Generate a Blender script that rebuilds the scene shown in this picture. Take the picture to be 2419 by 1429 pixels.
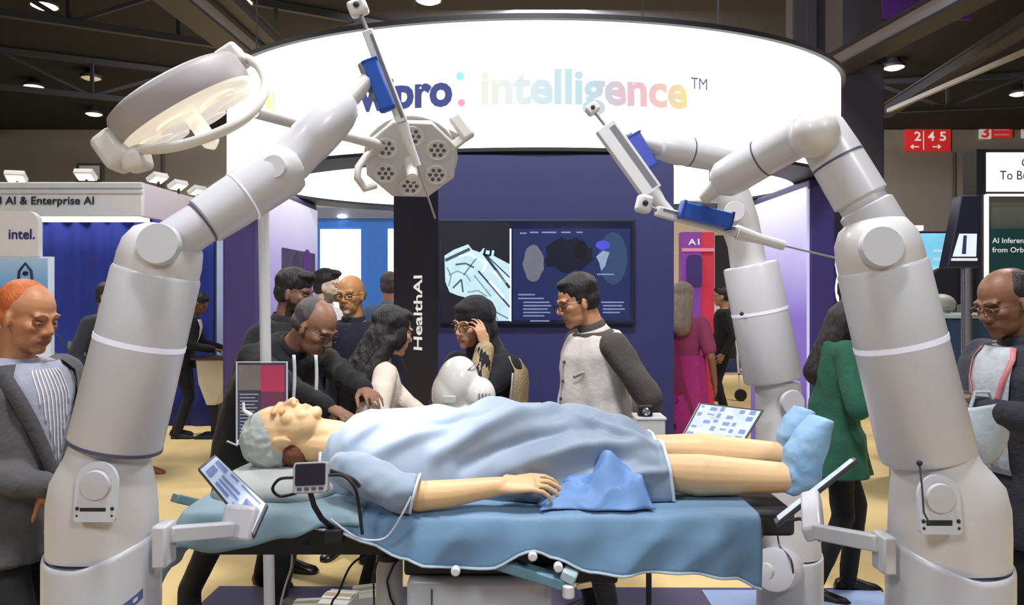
import bpy, bmesh, math, random
from mathutils import Vector, Matrix, noise, Quaternion

for o in list(bpy.data.objects):
    bpy.data.objects.remove(o)
SC = bpy.context.scene
COL = SC.collection
PI = math.pi
R = math.radians

# ---------------------------------------------------------------- camera
F, CX, HY, EH = 1750.0, 1209.5, 690.0, 1.62      # focal length in pixels, centre column, horizon row, eye height
def P(px, py, d):
    return Vector(((px - CX) / F * d, d, EH - (py - HY) / F * d))
cam_d = bpy.data.cameras.new('camera')
cam = bpy.data.objects.new('camera', cam_d)
COL.objects.link(cam)
cam.location = (0, 0, EH)
cam.rotation_euler = (PI / 2, 0, 0)
cam_d.sensor_width = 36.0
cam_d.lens = F / 2419 * 36
cam_d.shift_y = -(714.5 - HY) / 2419
cam_d.clip_start = 0.05
cam_d.clip_end = 200
SC.camera = cam

# ---------------------------------------------------------------- world, lamps, exposure
W = bpy.data.worlds.new('hall_air')
SC.world = W
W.use_nodes = True
W.node_tree.nodes['Background'].inputs[0].default_value = (0.62, 0.66, 0.80, 1)
W.node_tree.nodes['Background'].inputs[1].default_value = 0.15
SC.view_settings.view_transform = 'Standard'
SC.view_settings.look = 'None'
SC.view_settings.exposure = 0.0
SC.view_settings.gamma = 1.0
SC.view_settings.use_curve_mapping = False

def area(name, loc, target, size, power, color=(1, 1, 1), spread=None):
    l = bpy.data.lights.new(name, 'AREA')
    l.shape = 'DISK'
    l.size = size
    l.energy = power
    l.color = color
    if spread:
        l.spread = R(spread)
    o = bpy.data.objects.new(name, l)
    COL.objects.link(o)
    o.location = loc
    o.rotation_euler = (Vector(target) - Vector(loc)).to_track_quat('-Z', 'Y').to_euler()
    return o
# unseen floods over table and aisles; the behind-viewer pair is added camera-side fill
area('rig_flood_over_table', (0.1, 1.6, 5.6), (0.1, 2.6, 0.9), 1.0, 235, (1.0, 0.99, 0.98))
area('fill_behind_viewer_left', (-3.2, -2.6, 5.4), (-0.6, 2.5, 1.0), 1.5, 128, (0.94, 0.96, 1.0))
area('fill_behind_viewer_right', (3.2, -2.6, 5.4), (0.8, 2.5, 1.0), 1.5, 128, (0.94, 0.96, 1.0))
area('rig_flood_aisle_left', (-6.0, 7.0, 7.5), (-4.0, 7.0, 0), 1.5, 400, (1.0, 0.94, 0.86))
area('rig_flood_aisle_right', (5.6, 7.5, 7.5), (3.4, 7.0, 0), 1.5, 400, (1.0, 0.94, 0.86))
area('fill_hall_back', (1.0, 19.0, 8.4), (1.0, 30.0, 0), 2.5, 6500, (1.0, 0.97, 0.92))  # unseen light added to brighten the far wall

# ---------------------------------------------------------------- materials
MATS = {}
def mat(name, col, rough=0.5, metal=0.0, emit=0.0, ecol=None, var=0.06, nscale=12.0, bump=0.0, bscale=60.0,
        alpha=1.0, trans=0.0, attr=None, coat=0.0, sheen=0.0, stretch=None):
    if name in MATS:
        return MATS[name]
    m = bpy.data.materials.new(name)
    m.use_nodes = True
    nt = m.node_tree
    b = nt.nodes['Principled BSDF']
    tc = nt.nodes.new('ShaderNodeTexCoord')
    vec = tc.outputs['Object']
    if stretch:
        mp = nt.nodes.new('ShaderNodeMapping')
        mp.inputs['Scale'].default_value = stretch
        nt.links.new(vec, mp.inputs['Vector'])
        vec = mp.outputs['Vector']
    nz = nt.nodes.new('ShaderNodeTexNoise')
    nz.inputs['Scale'].default_value = nscale
    nz.inputs['Detail'].default_value = 4
    nt.links.new(vec, nz.inputs['Vector'])
    mx = nt.nodes.new('ShaderNodeMix')
    mx.data_type = 'RGBA'
    c = tuple(col[:3])
    mx.inputs['A'].default_value = tuple(max(0, x * (1 - var)) for x in c) + (1,)
    mx.inputs['B'].default_value = tuple(min(1, x * (1 + var)) for x in c) + (1,)
    nt.links.new(nz.outputs['Fac'], mx.inputs['Factor'])
    out = mx.outputs['Result']
    if attr:
        at = nt.nodes.new('ShaderNodeAttribute')
        at.attribute_name = attr
        m2 = nt.nodes.new('ShaderNodeMix')
        m2.data_type = 'RGBA'
        m2.blend_type = 'MULTIPLY'
        m2.inputs['Factor'].default_value = 1
        nt.links.new(at.outputs['Color'], m2.inputs['A'])
        nt.links.new(out, m2.inputs['B'])
        out = m2.outputs['Result']
    nt.links.new(out, b.inputs['Base Color'])
    b.inputs['Roughness'].default_value = rough
    b.inputs['Metallic'].default_value = metal
    if emit > 0:
        b.inputs['Emission Strength'].default_value = emit
        if attr or ecol is None:
            nt.links.new(out, b.inputs['Emission Color'])
        else:
            b.inputs['Emission Color'].default_value = tuple(ecol[:3]) + (1,)
    if trans:
        b.inputs['Transmission Weight'].default_value = trans
    if alpha < 1:
        b.inputs['Alpha'].default_value = alpha
    if coat:
        b.inputs['Coat Weight'].default_value = coat
        b.inputs['Coat Roughness'].default_value = 0.15
    if sheen:
        b.inputs['Sheen Weight'].default_value = sheen
    if bump:
        n2 = nt.nodes.new('ShaderNodeTexNoise')
        n2.inputs['Scale'].default_value = bscale
        n2.inputs['Detail'].default_value = 3
        nt.links.new(vec, n2.inputs['Vector'])
        bp = nt.nodes.new('ShaderNodeBump')
        bp.inputs['Strength'].default_value = bump
        bp.inputs['Distance'].default_value = 0.01
        nt.links.new(n2.outputs['Fac'], bp.inputs['Height'])
        nt.links.new(bp.outputs['Normal'], b.inputs['Normal'])
    MATS[name] = m
    return m
def s2l(r, g, b):
    def f(c):
        c /= 255.0
        return c / 12.92 if c <= 0.04045 else ((c + 0.055) / 1.055) ** 2.4
    return (f(r), f(g), f(b))
def fabric(name, rgb, rough=0.85, var=0.12, bump=0.35, bscale=45):
    return mat(name, s2l(*rgb), rough, var=var, nscale=18, bump=bump, bscale=bscale, sheen=0.03)

# ---------------------------------------------------------------- mesh collecting
def basis(zdir, up=None):
    z = Vector(zdir).normalized()
    u = Vector(up) if up is not None else (Vector((0, 0, 1)) if abs(z.z) < 0.95 else Vector((1, 0, 0)))
    x = u.cross(z)
    if x.length < 1e-6:
        x = Vector((1, 0, 0)).cross(z)
    x.normalize()
    y = z.cross(x)
    return Matrix((x, y, z)).transposed()
class MB:
    def __init__(s):
        s.v = []; s.f = []
    def add(s, vs, fs):
        o = len(s.v)
        s.v += [Vector(p) for p in vs]
        s.f += [tuple(i + o for i in f) for f in fs]
        return s
    def box(s, c, size, rot=None):
        c = Vector(c); h = Vector(size) / 2
        vs = []
        for k in range(8):
            p = Vector((h.x if k & 1 else -h.x, h.y if k & 2 else -h.y, h.z if k & 4 else -h.z))
            vs.append(c + (rot @ p if rot is not None else p))
        return s.add(vs, [(0, 2, 3, 1), (4, 5, 7, 6), (0, 1, 5, 4), (2, 6, 7, 3), (0, 4, 6, 2), (1, 3, 7, 5)])
    def bar(s, a, b, w, h, up=None):
        a = Vector(a); b = Vector(b)
        m = basis(b - a, up)
        return s.box((a + b) / 2, (w, h, (b - a).length), m)
    def rings(s, rings, caps=True, closed=False):
        n = len(rings[0]); o = len(s.v)
        for r in rings:
            s.v += [Vector(p) for p in r]
        m = len(rings)
        for i in range(m - 1 if not closed else m):
            a = o + i * n; b = o + ((i + 1) % m) * n
            for j in range(n):
                k = (j + 1) % n
                s.f.append((a + j, a + k, b + k, b + j))
        if caps and not closed:
            s.f.append(tuple(o + j for j in range(n - 1, -1, -1)))
            s.f.append(tuple(o + (m - 1) * n + j for j in range(n)))
        return s
    def tube(s, pts, rad, n=12, caps=True, closed=False):
        pts = [Vector(p) for p in pts]
        if not isinstance(rad, (list, tuple)):
            rad = [rad] * len(pts)
        rings = []
        x = None
        for i, p in enumerate(pts):
            if closed:
                t = pts[(i + 1) % len(pts)] - pts[i - 1]
            else:
                t = pts[min(i + 1, len(pts) - 1)] - pts[max(i - 1, 0)]
            t.normalize()
            if x is None:
                x = basis(t).col[0].copy()
            else:
                x = (x - t * x.dot(t)).normalized()
            y = t.cross(x)
            rings.append([p + (x * math.cos(2 * PI * j / n) + y * math.sin(2 * PI * j / n)) * rad[i] for j in range(n)])
        return s.rings(rings, caps, closed)
    def lathe(s, org, axis, prof, n=24, up=None):
        org = Vector(org); m = basis(axis, up)
        rings = []
        for r, z in prof:
            rings.append([org + m @ Vector((r * math.cos(2 * PI * j / n), r * math.sin(2 * PI * j / n), z)) for j in range(n)])
        return s.rings(rings)
    def sph(s, c, r, rot=None, n=16, m=10):
        c = Vector(c)
        if not isinstance(r, (list, tuple, Vector)):
            r = (r, r, r)
        def pt(x, y, z):
            p = Vector((x * r[0], y * r[1], z * r[2]))
            return c + (rot @ p if rot is not None else p)
        o = len(s.v)
        s.v.append(pt(0, 0, -1))
        for i in range(1, m):
            t = -PI / 2 + PI * i / m
            for j in range(n):
                a = 2 * PI * j / n
                s.v.append(pt(math.cos(t) * math.cos(a), math.cos(t) * math.sin(a), math.sin(t)))
        s.v.append(pt(0, 0, 1))
        for j in range(n):
            k = (j + 1) % n
            s.f.append((o, o + 1 + k, o + 1 + j))
            for i in range(m - 2):
                a = o + 1 + i * n; b = a + n
                s.f.append((a + j, a + k, b + k, b + j))
            a = o + 1 + (m - 2) * n
            s.f.append((a + j, a + k, o + 1 + (m - 1) * n))
        return s
    def cap(s, a, b, ra, rb, n=14):
        a = Vector(a); b = Vector(b)
        s.sph(a, ra, n=n, m=8); s.sph(b, rb, n=n, m=8)
        if (b - a).length > 1e-5:
            s.tube([a, b], [ra, rb], n)
        return s
    def prism(s, poly, depth, mtx):
        n = len(poly)
        vs = [mtx @ Vector((x, y, 0)) for x, y in poly] + [mtx @ Vector((x, y, depth)) for x, y in poly]
        fs = [tuple(range(n - 1, -1, -1)), tuple(range(n, 2 * n))]
        fs += [(i, (i + 1) % n, n + (i + 1) % n, n + i) for i in range(n)]
        return s.add(vs, fs)
    def grid(s, fn, nu, nv):
        o = len(s.v)
        for i in range(nu + 1):
            for j in range(nv + 1):
                s.v.append(Vector(fn(i / nu, j / nv)))
        for i in range(nu):
            for j in range(nv):
                a = o + i * (nv + 1) + j
                s.f.append((a, a + nv + 1, a + nv + 2, a + 1))
        return s
    def mesh(s, name, smooth=True, angle=38):
        me = bpy.data.meshes.new(name)
        me.from_pydata([tuple(p) for p in s.v], [], s.f)
        me.update()
        bm = bmesh.new(); bm.from_mesh(me)
        bmesh.ops.recalc_face_normals(bm, faces=bm.faces)
        bm.to_mesh(me); bm.free()
        if smooth:
            me.shade_smooth()
            me.set_sharp_from_angle(angle=R(angle))
        return me
    def build(s, name, m, parent=None, smooth=True, bevel=0, angle=38, solid=0, seg=2):
        me = s.mesh(name, smooth, angle)
        o = bpy.data.objects.new(name, me)
        COL.objects.link(o)
        me.materials.append(m)
        if parent is not None:
            o.parent = parent
            o.matrix_parent_inverse = Matrix.Identity(4)
        if solid:
            md = o.modifiers.new('thickness', 'SOLIDIFY'); md.thickness = solid; md.offset = 0
        if bevel:
            md = o.modifiers.new('bevel', 'BEVEL'); md.width = bevel; md.segments = seg
            md.limit_method = 'ANGLE'; md.angle_limit = R(40)
        return o
def rel(o, parent):
    """geometry was written in world coordinates: keep it there under a moved root"""
    if o.parent is None:
        o.parent = parent
    o.matrix_parent_inverse = Matrix.Translation(-Vector(parent.location))
    return o
class Thing:
    """an Empty at the thing's base; parts are written in world coordinates"""
    def __init__(s, name, label, cat, loc, group=None):
        s.o = bpy.data.objects.new(name, None)
        COL.objects.link(s.o)
        s.o.empty_display_size = 0.05
        s.o.location = loc
        s.o['label'] = label; s.o['category'] = cat
        if group:
            s.o['group'] = group
    def part(s, name, mb, m, **kw):
        o = mb.build(name, m, s.o, **kw)
        o.matrix_parent_inverse = Matrix.Translation(-Vector(s.o.location))
        return o
    def sub(s, parent, name, mb, m, **kw):
        return mb.build(name, m, parent, **kw)
def tag(o, label, cat, group=None):
    o['label'] = label; o['category'] = cat
    if group:
        o['group'] = group
    return o
def struct(name, mb, m, parent=None, **kw):
    o = mb.build(name, m, parent, **kw)
    if parent is None:
        o['kind'] = 'structure'
    return o
def rrect(w, h, r, n=6, corners=(1, 1, 1, 1)):
    pts = []
    cs = [(w / 2, h / 2, 0), (-w / 2, h / 2, PI / 2), (-w / 2, -h / 2, PI), (w / 2, -h / 2, 3 * PI / 2)]
    for (x, y, a0), c in zip(cs, corners):
        rr = r * c
        if rr <= 0:
            pts.append((x, y)); continue
        cx = x - math.copysign(rr, x); cy = y - math.copysign(rr, y)
        for i in range(n + 1):
            a = a0 + PI / 2 * i / n
            pts.append((cx + rr * math.cos(a), cy + rr * math.sin(a)))
    return pts
def frame(org, xdir, ydir):
    x = Vector(xdir).normalized(); y = Vector(ydir).normalized(); z = x.cross(y).normalized()
    y = z.cross(x)
    m = Matrix((x, y, z)).transposed().to_4x4()
    m.translation = Vector(org)
    return m
def text_geo(s, bold=0.0, extrude=0.0, spacing=1.0):
    """lettering as mesh: x from 0 to width (font units), baseline at y=0"""
    cu = bpy.data.curves.new('lettering', 'FONT')
    cu.body = s; cu.size = 1.0; cu.offset = bold; cu.extrude = extrude; cu.resolution_u = 3
    cu.space_character = spacing
    ob = bpy.data.objects.new('lettering', cu)
    COL.objects.link(ob)
    bpy.context.view_layer.update()
    me = bpy.data.meshes.new_from_object(ob.evaluated_get(bpy.context.evaluated_depsgraph_get()))
    vs = [v.co.copy() for v in me.vertices]
    fs = [tuple(p.vertices) for p in me.polygons]
    bpy.data.objects.remove(ob); bpy.data.curves.remove(cu); bpy.data.meshes.remove(me)
    x0 = min(v.x for v in vs); 
    for v in vs:
        v.x -= x0
    return vs, fs
def text_on(s, mtx, width=None, height=None, bold=0.0, xh=0.73):
    """flat lettering placed with mtx (x right, y up, z out); height = capital height"""
    vs, fs = text_geo(s, bold, 0.0)
    w = max(v.x for v in vs)
    sx = width / w if width else height / xh
    sy = height / xh if height else sx
    mb = MB()
    mb.add([mtx @ Vector((v.x * sx, v.y * sy, 0.0)) for v in vs], fs)
    return mb

# ================================================================ shared materials
M_floor = mat('tan_carpet', s2l(230, 204, 146), 0.9, var=0.14, nscale=2.2, bump=0.2, bscale=90)
M_vinyl = mat('dusky_vinyl', s2l(84, 80, 104), 0.35, var=0.15, nscale=3)
M_bluevinyl = mat('pale_blue_vinyl', s2l(150, 172, 214), 0.4)
M_ceil = mat('black_deck', s2l(20, 20, 32), 0.95, var=0.3, nscale=0.6)
M_wall = mat('grey_wall', s2l(126, 122, 118), 0.9, var=0.10, nscale=0.4)
M_steel = mat('truss_steel', s2l(58, 57, 70), 0.6, metal=0.2)
M_beam = mat('light_beam', s2l(140, 138, 148), 0.6, var=0.15, nscale=2)
M_colm = mat('column_paint', s2l(74, 70, 88), 0.8)
M_lit = mat('backlit_fabric', (1, 1, 1), 0.6, emit=2.3, ecol=(1.0, 0.99, 0.97), var=0.0)
M_lit_in = mat('backlit_inner_fabric', (1, 1, 1), 0.6, emit=1.5, ecol=(0.95, 0.97, 1.0), var=0.0)
M_black = mat('black_trim', s2l(26, 25, 32), 0.5)
M_navy = mat('navy_laminate', s2l(52, 54, 108), 0.42, var=0.08, nscale=2)
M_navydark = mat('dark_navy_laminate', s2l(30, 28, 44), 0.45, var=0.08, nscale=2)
M_white = mat('white_paint', s2l(226, 226, 230), 0.45)
M_whitemetal = mat('white_metal', s2l(214, 214, 218), 0.35)
M_purple = mat('deep_purple_laminate', s2l(70, 58, 120), 0.5)
M_text_w = mat('white_lettering', s2l(240, 240, 244), 0.5, emit=0.25, ecol=(1, 1, 1))
M_text_k = mat('dark_lettering', s2l(40, 40, 60), 0.6)
M_chrome = mat('chrome', s2l(190, 192, 198), 0.22, metal=0.9)
M_glass = mat('clear_acrylic', (0.95, 0.97, 1.0), 0.05, trans=0.9, alpha=0.35)

# ================================================================ the hall
struct('floor', MB().box((0, 12, -0.05), (64, 52, 0.1)), M_floor, smooth=False)
struct('ceiling', MB().box((0, 14, 9.1), (64, 56, 0.1)), M_ceil, smooth=False)
struct('wall_back', MB().box((0, 34, 4.5), (64, 0.2, 9.2)), M_wall, smooth=False)
struct('wall_left', MB().box((-24, 14, 4.5), (0.2, 56, 9.2)), M_wall, smooth=False)
struct('wall_right', MB().box((26, 14, 4.5), (0.2, 56, 9.2)), M_wall, smooth=False)
# panel joints of the back wall
for k, px in enumerate((385, 2255)):
    x = (px - CX) / F * 33.8
    struct('trim_%d' % (k + 1), MB().box((x, 33.86, 4.0), (0.12, 0.08, 8.0)), mat('joint_cover', s2l(90, 86, 84), 0.8), smooth=False)

def vinyl():
    mb = MB()
    poly = [(-1.72, 0.4), (1.80, 0.4), (1.98, 4.02), (-1.60, 4.05)]
    m = Matrix.Translation((0, 0, 0.002))
    mb.prism(poly, 0.012, m)
    o = tag(mb.build('floor_mat', M_vinyl, None, smooth=False), 'dusky purple vinyl mat under the operating table', 'mat')
    mb = MB().prism([(1.02, 2.6), (1.97, 2.6), (1.975, 3.98), (1.02, 3.98)], 0.006, Matrix.Translation((0, 0, 0.0145)))
    tag(mb.build('floor_mat', M_bluevinyl, None, smooth=False), 'pale blue vinyl panel on the floor beside the robot pedestal', 'mat')
vinyl()

# hall columns
def column(name, px0, px1, d, z0, z1, m, label, dep=0.8, parts=()):
    x0 = (px0 - CX) / F * d; x1 = (px1 - CX) / F * d
    t = Thing(name, label, 'column', ((x0 + x1) / 2, d + dep / 2, z0))
    t.part('shaft', MB().box(((x0 + x1) / 2, d + dep / 2, (z0 + z1) / 2), (x1 - x0, dep, z1 - z0)), m, smooth=False, bevel=0.03)
    return t, x0, x1
t, x0, x1 = column('hall_column', 1990, 2090, 14, 0, 5.95, M_colm, 'broad dark concrete hall column beside the ring sign')
t.part('collar', MB().box(((x0 + x1) / 2, 14.4, 6.0), (x1 - x0 + 0.06, 0.86, 0.1)), M_steel, smooth=False)
t.part('upper_shaft', MB().box(((x0 + x1) / 2, 14.4, 7.55), (x1 - x0 - 0.02, 0.78, 3.0)), mat('column_top_paint', s2l(100, 98, 112), 0.8), smooth=False)
t, x0, x1 = column('steel_post', 1872, 1932, 15.5, 0, 9.04, mat('grey_steel_post', s2l(112, 114, 130), 0.6), 'pale grey steel post rising behind the ring sign', 0.4)
t.part('flange', MB().box((x1 + 0.22, 15.7, 6.5), (0.42, 0.3, 5.0)), mat('grey_steel_flange', s2l(88, 94, 112), 0.6), smooth=False)
t.part('base_plate', MB().box(((x0 + x1) / 2, 15.7, 0.03), (x1 - x0 + 0.3, 0.7, 0.06)), M_steel, smooth=False)

# roof trusses
def truss(x0, y0, x1, y1, zt, zb, label, bays=10, r=0.05):
    t = Thing('roof_truss', label, 'truss', ((x0 + x1) / 2, (y0 + y1) / 2, zb), 'roof trusses')
    a = Vector((x0, y0, zt)); b = Vector((x1, y1, zt)); dz = Vector((0, 0, zb - zt))
    t.part('top_chord', MB().bar(a, b, 0.16, 0.16), M_steel, smooth=False)
    t.part('bottom_chord', MB().bar(a + dz, b + dz, 0.16, 0.16), M_steel, smooth=False)
    for k in range(bays + 1):
        p = a.lerp(b, k / bays)
        t.part('post', MB().bar(p, p + dz, 0.09, 0.09), M_steel, smooth=False)
        if k < bays:
            q = a.lerp(b, (k + 1) / bays)
            p, q = (p + dz, q) if k % 2 else (p, q + dz)
            t.part('brace', MB().bar(p, q, 0.09, 0.09), M_steel, smooth=False)
truss(-16, 13.5, -2, 21.0, 8.9, 7.7, 'dark steel roof truss slanting over the white fascia stand', 7)
truss(-20, 20.0, -2, 29.0, 8.9, 7.8, 'dark steel roof truss far behind the white fascia stand', 8)
truss(3, 27.5, 22, 24.0, 8.9, 7.9, 'dark steel roof truss above the red direction sign', 8)
def rig_beam(a, b, w, h, m, label, flange=True):
    t = Thing('rig_beam', label, 'beam', ((a[0] + b[0]) / 2, (a[1] + b[1]) / 2, a[2]), 'rig beams')
    t.part('web', MB().bar(a, b, w, h, (0, 0, 1)), m, smooth=False)
    if flange:
        for s in (-1, 1):
            o = Vector((0, 0, s * h / 2))
            t.part('flange', MB().bar(Vector(a) + o, Vector(b) + o, w * 1.5, 0.05, (0, 0, 1)), M_steel, smooth=False)
    return t
rig_beam((-4.72, 14.2, 5.95), (-4.95, 8.5, 5.95), 0.34, 0.30, M_beam, 'wide pale steel rig beam between the ring sign and the white fascia stand')
rig_beam((-4.25, 14.2, 6.15), (-4.42, 8.5, 6.15), 0.14, 0.18, M_steel, 'slim dark steel rig beam beside the wide pale one')
rig_beam((6.12, 14.0, 5.90), (6.75, 9.2, 5.90), 0.30, 0.30, M_beam, 'pale steel rig beam running from the dark hall column')
rig_beam((13.0, 26.0, 7.9), (12.0, 17.0, 7.9), 0.3, 0.3, M_steel, 'dark steel rig beam above the red direction sign')
rig_beam((12.2, 24.0, 7.5), (12.6, 17.0, 7.5), 0.12, 0.12, M_beam, 'thin pale steel tube above the red direction sign', False)
# purple hanging banner
t = Thing('hanging_banner', 'deep purple banner hung above the pale rig beam', 'banner', (7.05, 12.6, 6.3))
t.part('cloth', MB().box((7.05, 12.6, 7.2), (1.5, 0.05, 1.9)), mat('purple_banner', s2l(92, 40, 140), 0.8), smooth=False)
t.part('rail', MB().box((7.05, 12.6, 8.17), (1.6, 0.08, 0.06)), M_steel, smooth=False)
for s in (-0.6, 0.6):
    t.part('cable', MB().bar((7.05 + s, 12.6, 8.2), (7.05 + s, 12.6, 9.05), 0.02, 0.02), M_steel, smooth=False)

# high-bay lamps on the ceiling
M_lamp = mat('lamp_lens', (1, 1, 1), 0.5, emit=9, ecol=(1.0, 0.9, 0.62), var=0)
for px, py in ((105, 15), (80, 205), (222, 270), (566, 5), (1012, 1), (2112, 160), (2408, 222), (215, 185)):
    z = 8.75
    d = (z - EH) * F / (HY - py)
    p = P(px, py, d)
    t = Thing('high_bay_lamp', 'glowing high-bay lamp under the black hall ceiling', 'lamp', (p.x, p.y, z), 'high-bay lamps')
    t.part('housing', MB().lathe((p.x, p.y, z), (0, 0, 1), [(0.34, 0), (0.34, 0.08), (0.22, 0.16), (0.12, 0.3), (0.0, 0.3)], 16), M_steel)
    t.part('lens', MB().lathe((p.x, p.y, z - 0.05), (0, 0, 1), [(0.0, -0.02), (0.2, 0), (0.30, 0.05), (0.0, 0.05)], 16), M_lamp if (px, py) != (215, 185) else mat('dim_lens', s2l(190, 180, 150), 0.5, emit=0.5))

# ================================================================ the ring sign
EX, EY, EA, EB = 0.19, 7.0, 2.78, 2.0
ZB, ZT = 2.575, 3.455
RTH = 0.36
def ring_pt(phi, off, z):
    p = Vector((EX + EA * math.sin(phi), EY - EB * math.cos(phi), z))
    n = Vector((math.sin(phi) / EA, -math.cos(phi) / EB, 0)).normalized()
    return p + n * off
def ring_phi(px):
    t = (px - CX) / F
    A = t * t / EA ** 2 + 1 / EB ** 2
    Bq = -2 * t * EX / EA ** 2 - 2 * EY / EB ** 2
    Cq = EX ** 2 / EA ** 2 + EY ** 2 / EB ** 2 - 1
    y = (-Bq - math.sqrt(max(0, Bq * Bq - 4 * A * Cq))) / (2 * A)
    return math.atan2((t * y - EX) / EA, (EY - y) / EB)
def band(offs, zs, n=120):
    """closed strip through (off,z) pairs round the ring"""
    mb = MB()
    rings = []
    for i in range(n):
        ph = 2 * PI * i / n
        rings.append([ring_pt(ph, o, z) for o, z in zip(offs, zs)])
    k = len(offs)
    for r in rings:
        mb.v += r
    for i in range(n):
        a = i * k; b = ((i + 1) % n) * k
        for j in range(k):
            l = (j + 1) % k
            mb.f.append((a + j, b + j, b + l, a + l))
    return mb
ring = Thing('ring_sign', 'huge glowing white oval ring sign hung over the stand', 'sign', (EX, EY, ZB))
ring.part('outer_fascia', band([0, 0, -0.02, -0.02], [ZB + 0.02, ZT, ZT, ZB + 0.02]), M_lit)
ring.part('inner_fascia', band([-RTH, -RTH, -RTH + 0.02, -RTH + 0.02], [ZB + 0.02, ZT - 0.1, ZT - 0.1, ZB + 0.02]), M_lit_in)
ring.part('top_rim', band([0.04, 0.04, -RTH - 0.02, -RTH - 0.02], [ZT, ZT + 0.035, ZT + 0.035, ZT]), M_black)
ring.part('soffit', band([0.015, 0.015, -RTH - 0.02, -RTH - 0.02], [ZB - 0.005, ZB + 0.02, ZB + 0.02, ZB - 0.005]), M_black)
for k in range(6):
    ph = PI / 6 + k * PI / 3
    a = ring_pt(ph, -RTH / 2, ZT + 0.03)
    ring.part('hanger_cable', MB().bar(a, (a.x, a.y, 9.05), 0.012, 0.012), M_steel, smooth=False)
def ring_text(name, s, px0, px1, z0, cap, m, bold=0.0, colf=None, off=0.012):
    vs, fs = text_geo(s, bold, 0.0)
    w = max(v.x for v in vs)
    f0, f1 = ring_phi(px0), ring_phi(px1)
    mb = MB().add([ring_pt(f0 + (f1 - f0) * v.x / w, off, z0 + v.y * cap / 0.73) for v in vs], fs)
    o = ring.part(name, mb, m, smooth=False)
    if colf:
        me = o.data
        at = me.color_attributes.new('Col', 'FLOAT_COLOR', 'POINT')
        for i, v in enumerate(vs):
            at.data[i].color = tuple(colf(v.x / w)) + (1,)
    return o
M_sign_navy = mat('sign_navy_print', (0.01, 0.01, 0.02), 0.9, emit=1.0, ecol=s2l(66, 76, 140), var=0.0)
M_sign_grad = mat('sign_gradient_print', (1, 1, 1), 1.0, emit=0.95, attr='Col', var=0.0)
M_sign_grad.node_tree.links.remove(M_sign_grad.node_tree.nodes['Principled BSDF'].inputs['Base Color'].links[0])
M_sign_grad.node_tree.nodes['Principled BSDF'].inputs['Base Color'].default_value = (0.01, 0.01, 0.01, 1)
M_sign_grad.node_tree.nodes['Principled BSDF'].inputs['Specular IOR Level'].default_value = 0.1
def lerp_cols(stops):
    def f(t):
        for (t0, c0), (t1, c1) in zip(stops, stops[1:]):
            if t <= t1:
                k = (t - t0) / (t1 - t0)
                return [a + (b - a) * k for a, b in zip(c0, c1)]
        return stops[-1][1]
    return f
ring_text('word_wipro', 'wipro', 848, 1070, 2.895, 0.225, M_sign_navy, 0.042)
ring_text('word_intelligence', 'intelligence', 1136, 1622, 2.895, 0.235, M_sign_grad, 0.034,
          lerp_cols([(0, s2l(253, 250, 232)), (0.16, s2l(238, 248, 248)), (0.32, s2l(215, 240, 246)), (0.5, s2l(200, 232, 242)),
                     (0.60, s2l(216, 212, 224)), (0.72, s2l(246, 196, 212)), (0.86, s2l(250, 208, 200)), (1, s2l(250, 240, 160))]))
ring_text('trade_mark', 'TM', 1630, 1668, 3.03, 0.085, M_sign_navy, 0.0)
# the small coloured dots beside the wordmark
for px, py, r, c in ((1088, 180, 0.028, (120, 190, 225)), (1090, 212, 0.03, (205, 232, 244)), (1091, 243, 0.026, (244, 130, 150)),
                     (1046, 160, 0.014, (200, 225, 240)), (1068, 172, 0.016, (240, 236, 180))):
    ph = ring_phi(px); q = ring_pt(ph, 0.012, 0); z = EH + (HY - py) / F * q.y
    q.z = z
    n = ring_pt(ph, 1, 0) - ring_pt(ph, 0, 0)
    ring.part('logo_dot', MB().lathe(q, n, [(r, 0), (r, 0.004)], 14), mat('logo_dot_%d' % px, s2l(*c), 0.6, emit=0.6))
for f0, side in ((628, 'l'), (1918, 'r')):
    ring_text('word_ai', 'AI', f0, f0 + (24 if side == 'l' else 26), 2.86 if side == 'r' else 2.96, 0.17,
              mat('sign_yellow_print', s2l(250, 226, 120), 0.6, emit=0.6), 0.03)
ring_text('small_caption', 'wipro', 1916, 1946, 2.79, 0.05, M_sign_navy, 0.0)

# ---------------------------------------------------------------- pillars carrying the ring
def grad_mat(name, z0, z1, stops, emit=0.35):
    m = bpy.data.materials.new(name); m.use_nodes = True
    nt = m.node_tree; b = nt.nodes['Principled BSDF']
    tc = nt.nodes.new('ShaderNodeTexCoord'); sp = nt.nodes.new('ShaderNodeSeparateXYZ')
    mr = nt.nodes.new('ShaderNodeMapRange'); cr = nt.nodes.new('ShaderNodeValToRGB')
    nt.links.new(tc.outputs['Object'], sp.inputs[0]); nt.links.new(sp.outputs['Z'], mr.inputs['Value'])
    mr.inputs['From Min'].default_value = z0; mr.inputs['From Max'].default_value = z1
    nt.links.new(mr.outputs['Result'], cr.inputs['Fac'])
    el = cr.color_ramp.elements
    el[0].position = stops[0][0]; el[0].color = s2l(*stops[0][1]) + (1,)
    el[1].position = stops[-1][0]; el[1].color = s2l(*stops[-1][1]) + (1,)
    for t, c in stops[1:-1]:
        e = el.new(t); e.color = s2l(*c) + (1,)
    nt.links.new(cr.outputs['Color'], b.inputs['Base Color'])
    nt.links.new(cr.outputs['Color'], b.inputs['Emission Color'])
    b.inputs['Emission Strength'].default_value = emit; b.inputs['Roughness'].default_value = 0.5
    return m
M_grad_l = grad_mat('lilac_led_fade', 0.3, 2.5, [(0, (96, 84, 150)), (0.45, (112, 98, 176)), (0.75, (168, 160, 214)), (1, (222, 222, 244))], 0.45)  # LED-lit fade put into panel colour and emission, paler towards the top
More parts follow.
